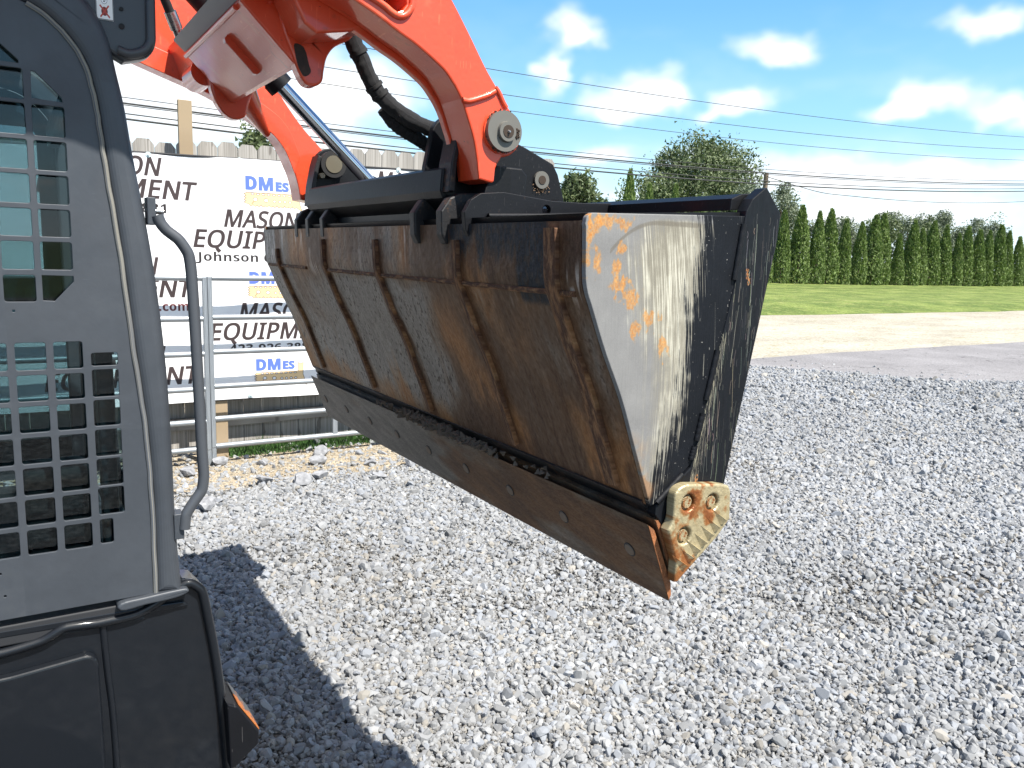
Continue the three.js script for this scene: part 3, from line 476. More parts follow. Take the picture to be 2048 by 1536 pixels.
  const sideTex = colourTex(1024, 1440, (u, v) => {
    const x = mix(SX0, SX1, u), y = mix(SY0, SY1, v), lean = x + (y - 1.4) * 0.10 + 0.25 * (y - 1.5) ** 2;
    const n = fbm(x * 22, y * 22, 5, 2), st = 0.5 * fbm(lean * 420, y * 10, 4, 7) + 0.3 * fbm(lean * 110, y * 6, 3, 8) + 0.2 * fbm(x * 60, y * 60, 4, 6), st2 = vn(lean * 700, y * 22, 9), gr = vn(x * 1500, y * 1500, 11);
    let c = mix3([118, 117, 116], [140, 139, 137], n);                                  // worn bare steel
    const gw = lerpTab(GW, y), wb = lerpTab(WB, y);
    const arc = y > 1.6 ? sst(0.006, -0.006, y - (1.668 - 0.058 * Math.pow(Math.max(0, 1 - (x - 0.915) / 0.12), 2.2)) + (n - 0.5) * 0.01) : 1;
    const inWhite = sst(-0.05, 0.05, x - gw + (st - 0.5) * 0.16 + (n - 0.5) * 0.05) * arc;                 // chalky scratched-through paint
    const white = mix3([130, 125, 112], [196, 192, 176], sst(0.28, 0.68, st * 0.75 + n * 0.25 + (st2 - 0.5) * 0.35 - 0.14 * sst(0.03, -0.03, x - mix(gw, wb, 0.5))));
    c = mix3(c, white, inWhite);
    if (y > 1.59 && x < 1.13) { const ya = 1.664 - 0.062 * Math.pow(Math.max(0, 1 - (x - 0.905) / 0.12), 2.2); c = mix3(c, [104, 98, 88], x > 0.912 ? sst(0.005, 0.0015, Math.abs(y - ya) + (n - 0.5) * 0.004) * 0.6 : 0); }
    const inBlack = sst(-0.014, 0.014, x - wb + (st - 0.5) * 0.16 + (st2 - 0.5) * 0.035);
    c = mix3(c, mix3([15, 17, 21], [25, 28, 34], n), inBlack);
    if (inBlack > 0.6) { const s = vn(lean * 420, y * 6, 23); if (s > 0.9 && vn(x * 30, y * 12, 25) > 0.5) c = mix3(c, [196, 190, 170], 0.7 * sst(0.16, 0.0, x - wb)); if (vn(x * 260, y * 260, 29) > 0.965) c = [130, 128, 122]; }
    for (const [px, py, a, b] of patches) { const q = Math.hypot((x - px) / a, (y - py) / b) + (fbm(x * 110, y * 70, 5, 31) - 0.5) * 2.6; if (q < 1) c = mix3(c, mix3([178, 112, 54], [204, 150, 88], vn(x * 400, y * 300, 35)), sst(1, 0.35, q) * (0.45 + 0.45 * vn(x * 500, y * 500, 37))); }
    const lowRust = sst(1.30, 1.18, y) * sst(0.05, 0.0, x - lerpTab([[0.958, 1.339], [1.043, 1.123]], y)) * sst(0.4, 0.6, n); c = mix3(c, [150, 104, 66], lowRust * 0.6);
    return c.map((k) => k + (gr - 0.5) * 14);
  });
  const sideMat = phys({ map: sideTex, roughness: 0.55, specularIntensity: 0.4, metalness: 0.05, bumpMap: greyTex(512, 512, (u, v) => fbm(u * 160, v * 8, 3, 5)), bumpScale: 0.0006 });
  const plateOut = [...smoothPts([[0.868, 1.6745], [0.858, 1.668], [0.8545, 1.655]], 3), ...sp.slice(1), [1.055, 1.126], [1.15, 1.2], [1.165, 1.25], [1.215, 1.44], [1.247, 1.6], [1.25, 1.688]];
  for (const [z0, z1] of [[ZN - 0.012, ZN], [ZF, ZF + 0.012]]) { const g = extr(plateOut, z0, z1, 0.0015); uvBy(g, (x, y) => [(x - SX0) / (SX1 - SX0), (y - SY0) / (SY1 - SY0)]); part(B, 'side_plate', g, sideMat); }
  // front strips with scratches
  const stripTex = canvasTex(1024, 1024, (c) => {
    c.fillStyle = '#14161b'; c.fillRect(0, 0, 1024, 1024); const r = rng(15);
    for (let i = 0; i < 2600; i++) { const g = 8 + r() * 20; c.fillStyle = `rgba(${g},${g + 2},${g + 6},0.25)`; const s = 2 + r() * 26; c.fillRect(r() * 1024, r() * 1024, s, s * 2); }
    c.lineCap = 'round';
    const P = (x, y) => [(x - 1.03) / 0.34 * 1024, (1.76 - y) / 0.68 * 1024];
    for (let i = 0; i < 190; i++) { const t = Math.pow(r(), 1.5), y = 1.2 + r() * 0.5, xi = 1.16 + (y - 1.2) * 0.2 + t * 0.09, l = 0.01 + r() * r() * 0.12, a = -1.35 - r() * 0.45; const [x0, y0] = P(xi, y), [x1, y1] = P(xi - Math.cos(a) * l * 0.4, y + Math.sin(a) * l); c.strokeStyle = `rgba(${190 + r() * 50},${184 + r() * 44},${160 + r() * 40},${0.15 + r() * 0.55})`; c.lineWidth = 0.7 + r() * 1.6; c.beginPath(); c.moveTo(x0, y0); c.quadraticCurveTo((x0 + x1) / 2 + (r() - 0.5) * 24, (y0 + y1) / 2, x1, y1); c.stroke(); }
    for (let i = 0; i < 420; i++) { const y = 1.16 + r() * 0.3, xi = 1.150 + (y - 1.2) * 0.2 + r() * r() * 0.03; const [x0, y0] = P(xi, y); c.strokeStyle = `rgba(214,204,172,${0.2 + r() * 0.5})`; c.lineWidth = 0.8 + r(); c.beginPath(); c.moveTo(x0, y0); c.lineTo(x0 - 6 + r() * 10, y0 + 8 + r() * 38); c.stroke(); }
    for (const [x, y] of [[1.262, 1.575], [1.268, 1.566], [1.16, 1.165]]) { const [a, b] = P(x, y); c.fillStyle = 'rgba(176,116,66,0.8)'; for (let k = 0; k < 26; k++) c.fillRect(a + (r() - 0.5) * 22, b + (r() - 0.5) * 34, 2 + r() * 4, 2 + r() * 5); }
    for (let i = 0; i < 260; i++) { c.fillStyle = `rgba(160,158,150,${r() * 0.6})`; c.fillRect(r() * 1024, r() * 1024, 1.5 + r() * 1.5, 1.5 + r() * 1.5); }
  });
  const stripMat = phys({ map: stripTex, roughness: 0.5, specularIntensity: 0.4, clearcoat: 0.08, clearcoatRoughness: 0.2, bumpMap: orangePeel, bumpScale: 0.0003 });
  const strip = [[1.244, 1.678], [1.2475, 1.698], [1.262, 1.722], [1.294, 1.744], [1.302, 1.746], [1.3455, 1.700], [1.3475, 1.692], [1.344, 1.645], [1.238, 1.12], [1.20, 1.02], [1.125, 0.985], [1.096, 1.055], [1.056, 1.104], [1.056, 1.122], [1.143, 1.189], [1.159, 1.244], [1.200, 1.424], [1.232, 1.563]];
  for (const [z0, z1] of [[ZN + 0.0025, ZN - 0.024], [ZF - 0.0025, ZF + 0.024]]) {
    const g = extr(strip, z0, z1, 0.002); uvBy(g, (x, y) => [(x - 1.03) / 0.34, (y - 1.08) / 0.68]);
    part(B, 'side_edge_strip', g, stripMat);
  }
  // weld beads where the strip meets the plate
  { const pts = [[1.2455, 1.672], [1.230, 1.563], [1.198, 1.424], [1.157, 1.244], [1.141, 1.190], [1.060, 1.128]];
    for (const [a, b] of [[0, 1], [2, 2.55], [2.7, 3.0], [3.2, 3.7], [4.2, 5]]) { const at = (t) => { const i = Math.min(pts.length - 2, Math.floor(t)), f = t - i; return [mix(pts[i][0], pts[i + 1][0], f) - 0.003, mix(pts[i][1], pts[i + 1][1], f), ZN + 0.001]; }; const n = 9, l = []; for (let k = 0; k <= n; k++) { const p = at(mix(a, b, k / n)); l.push([p[0] + (k % 2) * 0.0006, p[1], p[2]]); } part(B, 'weld_bead', tube(l, 0.0068, 30, 8), M.black); } }
  // back plate (now on top), front lip bar, inner plate
  { const g = extr([[0.868, 1.661], [1.246, 1.684], [1.246, 1.696], [0.862, 1.674]], ZF + 0.013, ZN - 0.013); triUV(g, 2); part(B, 'back_plate', g, M.black); }
  { const g = extr([[1.232, 1.699], [1.29, 1.704], [1.292, 1.735], [1.262, 1.733], [1.234, 1.722]], ZF + 0.026, ZN - 0.026, 0.002); triUV(g, 2); part(B, 'lip_bar', g, M.black); }
  // cutting edges
  const edgeTex = (seed, warm) => colourTex(1024, 256, (u, v) => { const n = fbm(u * 8, v * 3, 5, seed), s = fbm(u * 40 + v * 8, v * 8, 4, seed + 2), g = vn(u * 400, v * 100, seed + 5); let c = mix3([92, 86, 79], [138, 131, 122], s); c = mix3(c, mix3([78, 56, 40], [124, 88, 56], s), sst(0.42, 0.66, n * 0.75 + 0.26 * sst(0.3, 0.9, u) + warm)); return c.map((k) => k + (g - 0.5) * 24); });
  const edgeMat = std({ map: edgeTex(71, 0), roughness: 0.6, metalness: 0.25, bumpMap: steelBump, bumpScale: 0.0015 });
  const rustTex = colourTex(256, 256, (u, v) => { const n = fbm(u * 9, v * 9, 5, 88), g = vn(u * 120, v * 120, 3); return mix3([112, 72, 46], [178, 112, 66], n).map((k) => k + (g - 0.5) * 40); }, true);
  const rustMat = std({ map: rustTex, roughness: 0.9 });
  // far lower corner of the bolt-on edge is worn round
  const bo = [[1.039, 1.086], [1.110, 0.912], [1.1155, 0.925], [1.1115, 0.954], [1.057, 1.074]];
  { const g = extr(bo, ZF - 0.012, ZN - 0.0005, 0.0015); uvBy(g, (x, y, z) => [(z - ZF) / LEN, (y - 0.9) / 0.2]); const e = part(B, 'bolt_on_edge', g, edgeMat);
    const cap = extr([[1.041, 1.084], [1.109, 0.9165], [1.1135, 0.926], [1.110, 0.953], [1.057, 1.072]], ZN - 0.0004, ZN + 0.0012); triUV(cap, 6); sub(e, 'rusted_end', cap, rustMat); }
  { const g = extr([[1.0585, 1.092], [1.080, 1.096], [1.118, 0.992], [1.1175, 0.957], [1.1145, 0.9555]], ZF - 0.004, ZN - 0.002, 0.0015); uvBy(g, (x, y, z) => [(z - ZF) / LEN, (y - 0.9) / 0.2]); const e = part(B, 'base_edge', g, edgeMat);
    const cap = extr([[1.0605, 1.090], [1.0785, 1.0935], [1.1165, 0.991], [1.116, 0.958]], ZN - 0.0019, ZN + 0.0006); triUV(cap, 6); sub(e, 'rusted_end', cap, rustMat); }
  { const g = extr([[1.036, 1.128], [1.046, 1.118], [1.072, 1.092], [1.082, 1.1], [1.056, 1.14]], ZF + 0.02, ZN - 0.02); triUV(g, 2); part(B, 'edge_seat', g, M.blackRusty); }
  // bolts
  const boltHeadMat = std({ color: rgb(0.2, 0.15, 0.11), roughness: 0.7, metalness: 0.2 });
  const bn = new THREE.Vector3(-0.9259, -0.3778, 0);
  for (const z of [-3.09, -2.858, -2.627, -2.392, -2.157, -1.921, -1.686, -1.45, -1.215]) {
    const c = [1.0742, 1.0, z], a = (d) => [c[0] + bn.x * d, c[1] + bn.y * d, z];
    const bt = part(B, 'plow_bolt', rodGeo(a(-0.004), a(0.0012), 0.0165, 0.0165, 24), M.blackRusty);
    sub(bt, 'bolt_head', rodGeo(a(0.0012), a(0.0032), 0.0135, 0.012, 24), boltHeadMat);
  }
  // soil caught on the ledge above the edge
  { const r = rng(62), list = []; for (let i = 0; i < 420; i++) { const z = -2.30 + 0.62 * (r() + r()) / 2 + (r() < 0.12 ? (r() - 0.5) * 0.9 : 0), s = 0.005 + 0.014 * r() * r() * (1 - Math.abs(z + 2.0) * 0.8), g = new THREE.TetrahedronGeometry(Math.max(0.005, s * 1.3), 0); g.scale(1, 0.7, 1.3); g.rotateY(r() * 6); g.rotateX(r()); g.translate(1.034 - r() * 0.012, 1.094 + r() * 0.02, z); list.push(flat(g)); }
    part(B, 'caught_soil', merge(list), std({ color: rgb(0.15, 0.115, 0.085), roughness: 1 })).userData.kind = 'stuff'; }
  // side cutters: cast plates with three countersunk bolts and a row of grooves
  const castTex = colourTex(1024, 1024, (u, v) => { const n = fbm(u * 7, v * 7, 5, 44), m = fbm(u * 22, v * 22, 4, 47), g = vn(u * 300, v * 300, 4); let c = mix3([158, 145, 112], [192, 178, 142], m); c = mix3(c, [150, 96, 52], sst(0.46, 0.64, n + 0.28 * sst(0.55, 0.05, v + u * 0.25) - 0.06)); c = mix3(c, [122, 66, 32], sst(0.66, 0.8, n * 0.7 + m * 0.4) * 0.6); return c.map((k) => k + (g - 0.5) * 26); });
  const castMat = phys({ map: castTex, roughness: 0.42, metalness: 0.35, clearcoat: 0.15, clearcoatRoughness: 0.4, bumpMap: greyTex(512, 512, (u, v) => fbm(u * 40, v * 40, 4, 8)), bumpScale: 0.0012 });
  const cut = [...smoothPts([[1.068, 1.078], [1.079, 1.095], [1.081, 1.146], [1.088, 1.157], [1.100, 1.163], [1.114, 1.165]], 4), [1.2, 1.155], [1.228, 1.148], [1.236, 1.135], [1.240, 1.076], [1.207, 1.042], [1.112, 0.972], [1.103, 0.965], [1.095, 0.966], [1.0955, 1.01]];
  const dir = [0.135, 0.104], dl = Math.hypot(...dir), ex = dir[0] / dl, ey = dir[1] / dl, nx = -ey, ny = ex;
  for (const s of [1, -1]) {
    const zo = s > 0 ? ZN + 0.0285 : ZF - 0.0285, zi = s > 0 ? ZN + 0.0035 : ZF - 0.0035, bolts = [[1.118, 1.127], [1.185, 1.119], [1.113, 1.060]];
    const holes = bolts.map(([x, y]) => { const h = []; for (let k = 0; k < 20; k++) h.push([x + Math.cos(k / 20 * 6.2832) * 0.0175, y + Math.sin(k / 20 * 6.2832) * 0.0175]); return h; });
    const g = extr(cut, zi, zo, 0.005, holes, 3); uvBy(g, (x, y) => [(x - 1.06) / 0.19, (y - 0.96) / 0.21]);
    const C = part(B, 'side_cutter', g, castMat);
    for (const [x, y] of bolts) sub(C, 'bolt', merge([discZ(x, y, zo - s * 0.022, zo - s * 0.004, 0.0145, 24, 0.0115), discZ(x, y, zo - s * 0.0235, zo - s * 0.012, 0.0172, 24)]), castMat);
    // teeth between grooves: raised wedges
    for (let k = 0; k < 7; k++) {
      const t = 0.012 + k * 0.0215, bx = 1.112 + ex * (t + 0.004) + nx * 0.013, by = 0.972 + ey * (t + 0.004) + ny * 0.013, w = 0.0104;
      const A = [bx - ex * w, by - ey * w], Bp = [bx + ex * w, by + ey * w], Cc = [bx + nx * 0.047 - ex * 0.006, by + ny * 0.047 - ey * 0.006], z0 = zo - s * 0.001, h = zo + s * 0.009;
      const q = new THREE.BufferGeometry(), T = [bx + nx * 0.004, by + ny * 0.004];
      const tri = (a, b, c) => [...a, ...b, ...c], a3 = [...A, z0], b3 = [...Bp, z0], c3 = [...Cc, z0], t3 = [T[0] + ex * w * 0.55, T[1] + ey * w * 0.55, h];
      q.setAttribute('position', new THREE.Float32BufferAttribute([...tri(a3, b3, t3), ...tri(b3, c3, t3), ...tri(c3, a3, t3), ...tri(a3, c3, b3)], 3)); q.computeVertexNormals(); uvBy(q, (x, y) => [(x - 1.06) / 0.19, (y - 0.96) / 0.21]);
      sub(C, 'ridge', q, castMat);
    }
  }
  // mounting lugs welded on the back plate
  const lugA = [[0.866, 1.615], [0.852, 1.619], [0.842, 1.638], [0.839, 1.69], [0.860, 1.720], [0.885, 1.731], [0.96, 1.738], [1.0, 1.733], [1.0, 1.676], [0.88, 1.668]];
  for (const o of [-0.605, -0.487, -0.345, 0.345, 0.487]) { const x = o < 0 ? 0.012 : 0; const g = extr(lugA.map(([a, b]) => [a + x, b]), ZC + o - 0.0155, ZC + o + 0.0155, 0.004); triUV(g, 3); part(B, 'mounting_lug', g, M.blackRusty); }
  const hole = []; for (let k = 0; k < 20; k++) hole.push([1.056 + Math.cos(k / 20 * 6.2832) * 0.0115, 1.7 + Math.sin(k / 20 * 6.2832) * 0.0115]);
  for (const o of [0.593]) { const g = extr([[0.868, 1.632], [0.856, 1.634], [0.848, 1.648], [0.844, 1.685], [0.859, 1.712], [0.883, 1.727], [0.941, 1.733], [1.069, 1.722], [1.16, 1.7225], [1.34, 1.731], [1.343, 1.72], [1.25, 1.698], [0.9, 1.6795], [0.885, 1.668]], ZC + o - 0.008, ZC + o + 0.008, 0.0015, [hole]); triUV(g, 3); part(B, 'mounting_plate', g, M.black); }
  { const g = box(0.90, 0.97, 1.675, 1.715, ZC - 0.6, ZC + 0.585, 0.004); triUV(g, 3); part(B, 'mounting_bar', g, M.black); }
  { const g = tube([[0.9, 1.6795, ZC + 0.606], [1.06, 1.688, ZC + 0.606], [1.2, 1.698, ZC + 0.606]], 0.006, 40, 8); part(B, 'weld_bead', g, M.black); }
}

// ================================================================ LOADER
{
  const L = thing('track_loader', 'compact track loader with grey screened cab and raised orange lift arms', 'loader', [-0.8, 0, ZC]);
  const CZ = -1.64, mz = (z) => 2 * ZC - z;
  // ---- cab side screens: steel sheets with punched openings
  const holeRect = (x0, x1, y0, y1, r = 0.005) => { const s = new THREE.Path(); s.moveTo(x0 + r, y0); s.lineTo(x1 - r, y0); s.quadraticCurveTo(x1, y0, x1, y0 + r); s.lineTo(x1, y1 - r); s.quadraticCurveTo(x1, y1, x1 - r, y1); s.lineTo(x0 + r, y1); s.quadraticCurveTo(x0, y1, x0, y1 - r); s.lineTo(x0, y0 + r); s.quadraticCurveTo(x0, y0, x0 + r, y0); return s; };
  const frontX = (y) => { const t = [[0.262, 0.905], [0.261, 1.2], [0.257, 1.35], [0.247, 1.493], [0.235, 1.604], [0.212, 1.764], [0.203, 1.836], [0.193, 1.89]]; for (let i = 1; i < t.length; i++) if (y <= t[i][1]) return mix(t[i - 1][0], t[i][0], (y - t[i - 1][1]) / (t[i][1] - t[i - 1][1])); return 0.19; };
  const weldC = smoothPts([[0.221, 0.915], [0.2205, 1.106], [0.214, 1.255], [0.200, 1.40], [0.184, 1.584], [0.169, 1.716], [0.161, 1.793], [0.155, 1.845], [0.139, 1.908], [0.107, 1.953], [0.065, 1.984], [0.0, 2.0]], 4);
  const frontC = smoothPts([[0.270, 0.907], [0.263, 1.038], [0.261, 1.202], [0.257, 1.350], [0.247, 1.493], [0.235, 1.604], [0.212, 1.764], [0.203, 1.836], [0.193, 1.890], [0.176, 1.966], [0.14, 2.02], [0.07, 2.062], [0.0, 2.075]], 4);
  const sheetPts = [[-1.05, 0.915], ...weldC, [-0.95, 2.0], [-1.05, 1.9]];
  const rowsU = [[1.774, 1.825], [1.717, 1.766], [1.660, 1.709], [1.604, 1.651], [1.547, 1.595]], rowsL = [[1.370, 1.419], [1.314, 1.361], [1.257, 1.305], [1.200, 1.248], [1.142, 1.192], [1.086, 1.134], [1.030, 1.077]];
  const mk = () => {
    const s = new THREE.Shape(V2(sheetPts)), H = s.holes;
    const colsU = [[0.058, 0.107], [0.0, 0.048], [-0.058, -0.010], [-0.116, -0.068], [-0.174, -0.126], [-0.232, -0.184], [-0.29, -0.242], [-0.348, -0.3]];
    for (const [a, b] of colsU) for (const [y0, y1] of rowsU) H.push(holeRect(a, b, y0, y1));
    for (const [a, b] of colsU.slice(1)) { H.push(holeRect(a, b, 1.491, 1.537)); H.push(holeRect(a, b, 1.831, 1.881)); }
    H.push(new THREE.Path(V2([[0.058, 1.493], [0.076, 1.492], [0.107, 1.526], [0.107, 1.536], [0.058, 1.537]])), new THREE.Path(V2([[0.059, 1.835], [0.105, 1.833], [0.104, 1.840], [0.066, 1.879], [0.060, 1.879]])), new THREE.Path(V2([[-0.05, 1.889], [0.043, 1.889], [0.043, 1.894], [0.008, 1.926], [-0.05, 1.955]])));
    const colsL = [[0.010, 0.057], [0.069, 0.115], [-0.049, -0.002], [-0.108, -0.061], [-0.167, -0.12], [-0.226, -0.179], [-0.285, -0.238]];
    for (const [a, b] of colsL) for (const [y0, y1] of rowsL) H.push(holeRect(a, b, y0, y1));
    for (const [y0, y1] of [[1.315, 1.366], [1.260, 1.309], [1.202, 1.253], [1.145, 1.197], [1.089, 1.141]]) H.push(holeRect(0.128, 0.172, y0, y1));
    H.push(holeRect(0.128, 0.172, 1.373, 1.397), holeRect(0.128, 0.151, 1.032, 1.080));
    for (const [x, y] of [[-0.035, 1.003], [-0.03, 0.96], [0.0125, 1.475]]) H.push(holeRect(x - 0.002, x + 0.002, y - 0.002, y + 0.002, 0.0015));
    return s;
  };
  { const g = extr(mk(), CZ - 0.006, CZ, 0.0008); triUV(g, 1.6); part(L, 'side_screen', g, M.greyPaint);
    const fs = new THREE.Shape(V2(sheetPts)); fs.holes.push(holeRect(-0.9, 0.10, 1.49, 1.9, 0.03), holeRect(-0.9, 0.17, 1.03, 1.42, 0.03));
    const fg = extr(fs, mz(CZ), mz(CZ) + 0.006, 0.0008); triUV(fg, 1.6); part(L, 'far_side_frame', fg, M.greyPaint); }
  // front pillars, bent tube welded to the screens
  for (const side of [1, -1]) {
    const z0 = side > 0 ? CZ - 0.05 : mz(CZ) - 0.008, z1 = side > 0 ? CZ + 0.008 : mz(CZ) + 0.05;
    const g = extr([...frontC, ...weldC.slice().reverse()], z0, z1, 0.019, [], 6); triUV(g, 1.6); const P = part(L, 'front_pillar', g, M.greyPaint);
    if (side > 0) {
      const w = weldC.slice(0, -4); sub(P, 'weld_bead', tube(w.map(([x, y], i) => [x - 0.001 + 0.0005 * Math.sin(i * 2.3), y, CZ + 0.0008 + 0.0004 * Math.sin(i * 1.7)]), 0.0046, 200, 8), M.weldDust);
      const f = part(L, 'pillar_foot', extr(smoothPts([[0.150, 0.904], [0.156, 0.911], [0.2, 0.915], [0.255, 0.918], [0.277, 0.917], [0.280, 0.911], [0.262, 0.903], [0.2, 0.899], [0.156, 0.896]], 4, true), CZ - 0.06, CZ + 0.014, 0.004, [], 3), M.greyPaint); triUV(f.geometry, 1.6);
    }
  }
  // glazing behind the screens
  for (const z of [CZ - 0.022, mz(CZ) + 0.022]) { const g = extr([[-0.98, 0.97], ...weldC.slice(1, -3).map(([x, y]) => [x - 0.012, y]), [-0.02, 1.965], [-0.98, 1.965]], z - 0.002, z + 0.002); part(L, 'window', g, M.glass); }
  // roof, back, floor, seat, far things inside the cab
  { const g = extr([[0.0, 2.075], [0.07, 2.062], [0.07, 2.02], [0.0, 2.035], [-1.0, 2.035], [-1.0, 2.075]], mz(CZ) + 0.01, CZ - 0.01, 0.004); triUV(g, 1.6); part(L, 'roof', g, M.greyPaint); }
  part(L, 'rear_wall', box(-1.06, -1.0, 0.92, 2.03, mz(CZ) + 0.008, CZ - 0.008, 0.004), M.greyPaint);
  part(L, 'cab_floor', box(-1.0, 0.2, 0.86, 0.90, mz(CZ) + 0.008, CZ - 0.008, 0.004), M.plasticDark);
  { const S = part(L, 'seat', merge([box(-0.72, -0.25, 1.02, 1.13, ZC - 0.24, ZC + 0.24, 0.03), box(-0.85, -0.70, 1.08, 1.75, ZC - 0.23, ZC + 0.23, 0.04)]), M.plasticDark);
    for (const s of [-1, 1]) { sub(S, 'armrest', box(-0.62, -0.2, 1.26, 1.32, ZC + s * 0.33 - 0.05, ZC + s * 0.33 + 0.05, 0.02), M.plasticDark); sub(S, 'control_lever', rodGeo([-0.2, 1.3, ZC + s * 0.34], [-0.14, 1.47, ZC + s * 0.33], 0.022, 0.03, 12), M.plasticDark); } }
  { const D = part(L, 'front_door_frame', merge([box(0.14, 0.17, 0.93, 1.9, ZC - 0.44, ZC - 0.40, 0.006), box(0.14, 0.17, 0.93, 1.9, ZC + 0.40, ZC + 0.44, 0.006), box(0.14, 0.17, 0.93, 0.99, ZC - 0.4, ZC + 0.4, 0.006), box(0.12, 0.15, 1.84, 1.9, ZC - 0.4, ZC + 0.4, 0.006)]), M.greyPaint); sub(D, 'wiper_arm', rodGeo([0.178, 1.02, ZC + 0.1], [0.175, 1.5, ZC + 0.26], 0.006, 0.004, 8), M.rubber); }
  { const g = box(0.0, 0.12, 1.0, 1.18, ZC + 0.36, ZC + 0.47, 0.02); part(L, 'control_console', g, M.plasticDark); }
  // light housing at the top corner of the cab
  { const H = part(L, 'roof_corner_housing', extr((() => { const s = new THREE.Shape(); s.moveTo(0.168, 1.935); s.lineTo(0.205, 1.916); s.lineTo(0.235, 1.925); s.quadraticCurveTo(0.259, 1.934, 0.261, 1.965); s.lineTo(0.264, 2.16); s.lineTo(0.06, 2.16); s.lineTo(0.12, 2.03); return s; })(), CZ - 0.05, CZ - 0.008, 0.008, [], 3), M.darkGrey);
    sub(H, 'rim', tube([[0.196, 1.934, CZ - 0.006], [0.215, 1.930, CZ - 0.006], [0.238, 1.939, CZ - 0.006], [0.249, 1.955, CZ - 0.006], [0.251, 1.98, CZ - 0.006], [0.254, 2.15, CZ - 0.006]], 0.0085, 50, 10), M.darkGrey);
    const decal = canvasTex(256, 256, (c) => { c.fillStyle = '#eceae6'; c.fillRect(0, 0, 256, 256); c.strokeStyle = '#555'; c.lineWidth = 8; c.strokeRect(6, 6, 244, 244); c.beginPath(); c.arc(124, 40, 44, 0, 7); c.stroke(); c.fillStyle = '#efefef'; c.fill(); c.beginPath(); c.moveTo(124, 12); c.lineTo(150, 40); c.lineTo(134, 40); c.lineTo(134, 62); c.lineTo(114, 62); c.lineTo(114, 40); c.lineTo(98, 40); c.closePath(); c.stroke(); c.fillStyle = '#7b2b26'; c.beginPath(); c.arc(124, 165, 48, 0, 7); c.fill(); c.strokeStyle = '#b3402f'; c.lineWidth = 20; c.beginPath(); c.moveTo(56, 104); c.lineTo(200, 226); c.moveTo(190, 100); c.lineTo(60, 230); c.stroke(); });
    const dg = box(0.1645, 0.1915, 1.981, 2.021, CZ - 0.008, CZ - 0.0066); uvBy(dg, (x, y) => [(x - 0.1645) / 0.027, (y - 1.981) / 0.04]); dg.translate(0, 0, 0.0005); sub(H, 'warning_sticker', dg, std({ map: decal, roughness: 0.5 }));
    for (const [x, y, r] of [[0.2045, 2.004, 0.0035], [0.204, 1.975, 0.0048]]) sub(H, 'screw', discZ(x, y, CZ - 0.009, CZ - 0.005, r, 10), M.rubber); }
  // grab handle: bent flattened tube on two blocks
  { const zh = CZ + 0.004;
    const H = part(L, 'grab_handle', tube([[0.249, 1.650, zh], [0.254, 1.636, zh], [0.264, 1.623, zh], [0.285, 1.606, zh], [0.301, 1.580, zh], [0.3055, 1.54, zh], [0.310, 1.4, zh], [0.3145, 1.2, zh], [0.3165, 1.145, zh], [0.312, 1.115, zh], [0.293, 1.088, zh], [0.281, 1.068, zh], [0.277, 1.04, zh]], 0.0105, 140, 14, 0.3), M.handlePaint);
    sub(H, 'mounting_block', box(0.232, 0.247, 1.632, 1.682, CZ - 0.03, CZ + 0.006, 0.002), M.greyPaint); sub(H, 'mounting_block', box(0.258, 0.2765, 1.020, 1.072, CZ - 0.03, CZ + 0.006, 0.002), M.greyPaint); sub(H, 'bolt', rodGeo([0.247, 1.657, CZ - 0.01], [0.262, 1.657, CZ - 0.01], 0.006, 0.006, 6), M.steel); }
  // ---- lower body
  { const Z = -1.642, g = extr([[0.272, 0.930], [0.293, 0.924], [0.312, 0.899], [0.334, 0.758], [0.344, 0.644], [0.359, 0.374], [0.33, 0.30], [-1.5, 0.30], [-1.5, 0.88], [-0.052, 0.852], [0.021, 0.860], [0.062, 0.878], [0.156, 0.870], [0.208, 0.882]].reverse(), Z - 0.07, Z - 0.012, 0.003); triUV(g, 1.5); const Bd = part(L, 'lower_body_panel', g, M.bodyBlack);
    // raised rim round the panel
    const rim = [[-0.312, 0.843], [-0.052, 0.848], [0.021, 0.857], [0.060, 0.874], [0.114, 0.871], [0.177, 0.873], [0.208, 0.882], [0.249, 0.904], [0.281, 0.920], [0.298, 0.910], [0.311, 0.888], [0.330, 0.758], [0.341, 0.644], [0.355, 0.374]];
    sub(Bd, 'rim', tube(rim.map(([x, y]) => [x, y, Z - 0.008]), 0.0095, 160, 10, 0.3), M.bodyBlack);
    sub(Bd, 'pressed_seam', tube([[0.125, 0.867, Z - 0.013], [0.129, 0.769, Z - 0.013], [0.135, 0.665, Z - 0.013], [0.138, 0.457, Z - 0.013]], 0.007, 40, 8), M.bodyBlack);
    sub(Bd, 'raised_cover', extr((() => { const s = new THREE.Shape(); s.moveTo(-0.6, 0.45); s.lineTo(0.118, 0.45); s.lineTo(0.114, 0.79); s.quadraticCurveTo(0.112, 0.815, 0.09, 0.816); s.lineTo(-0.03, 0.806); s.lineTo(-0.6, 0.80); return s; })(), Z - 0.014, Z + 0.008, 0.006, [], 3), M.bodyBlack);
    sub(Bd, 'weld_bead', tube([[-0.062, 0.457, Z + 0.009], [0.021, 0.491, Z + 0.009], [0.088, 0.507, Z + 0.009], [0.120, 0.491, Z + 0.009]], 0.008, 60, 8), M.bodyBlack);
    sub(Bd, 'far_body_panel', extr([[0.281, 0.924], [0.334, 0.758], [0.359, 0.374], [0.33, 0.3], [-1.5, 0.3], [-1.5, 0.88], [0.208, 0.873]], mz(Z) + 0.012, mz(Z) + 0.07, 0.003), M.bodyBlack);
    part(L, 'chassis', box(-1.55, 0.26, 0.32, 0.855, mz(Z) + 0.071, Z - 0.071, 0.02), M.bodyBlack);
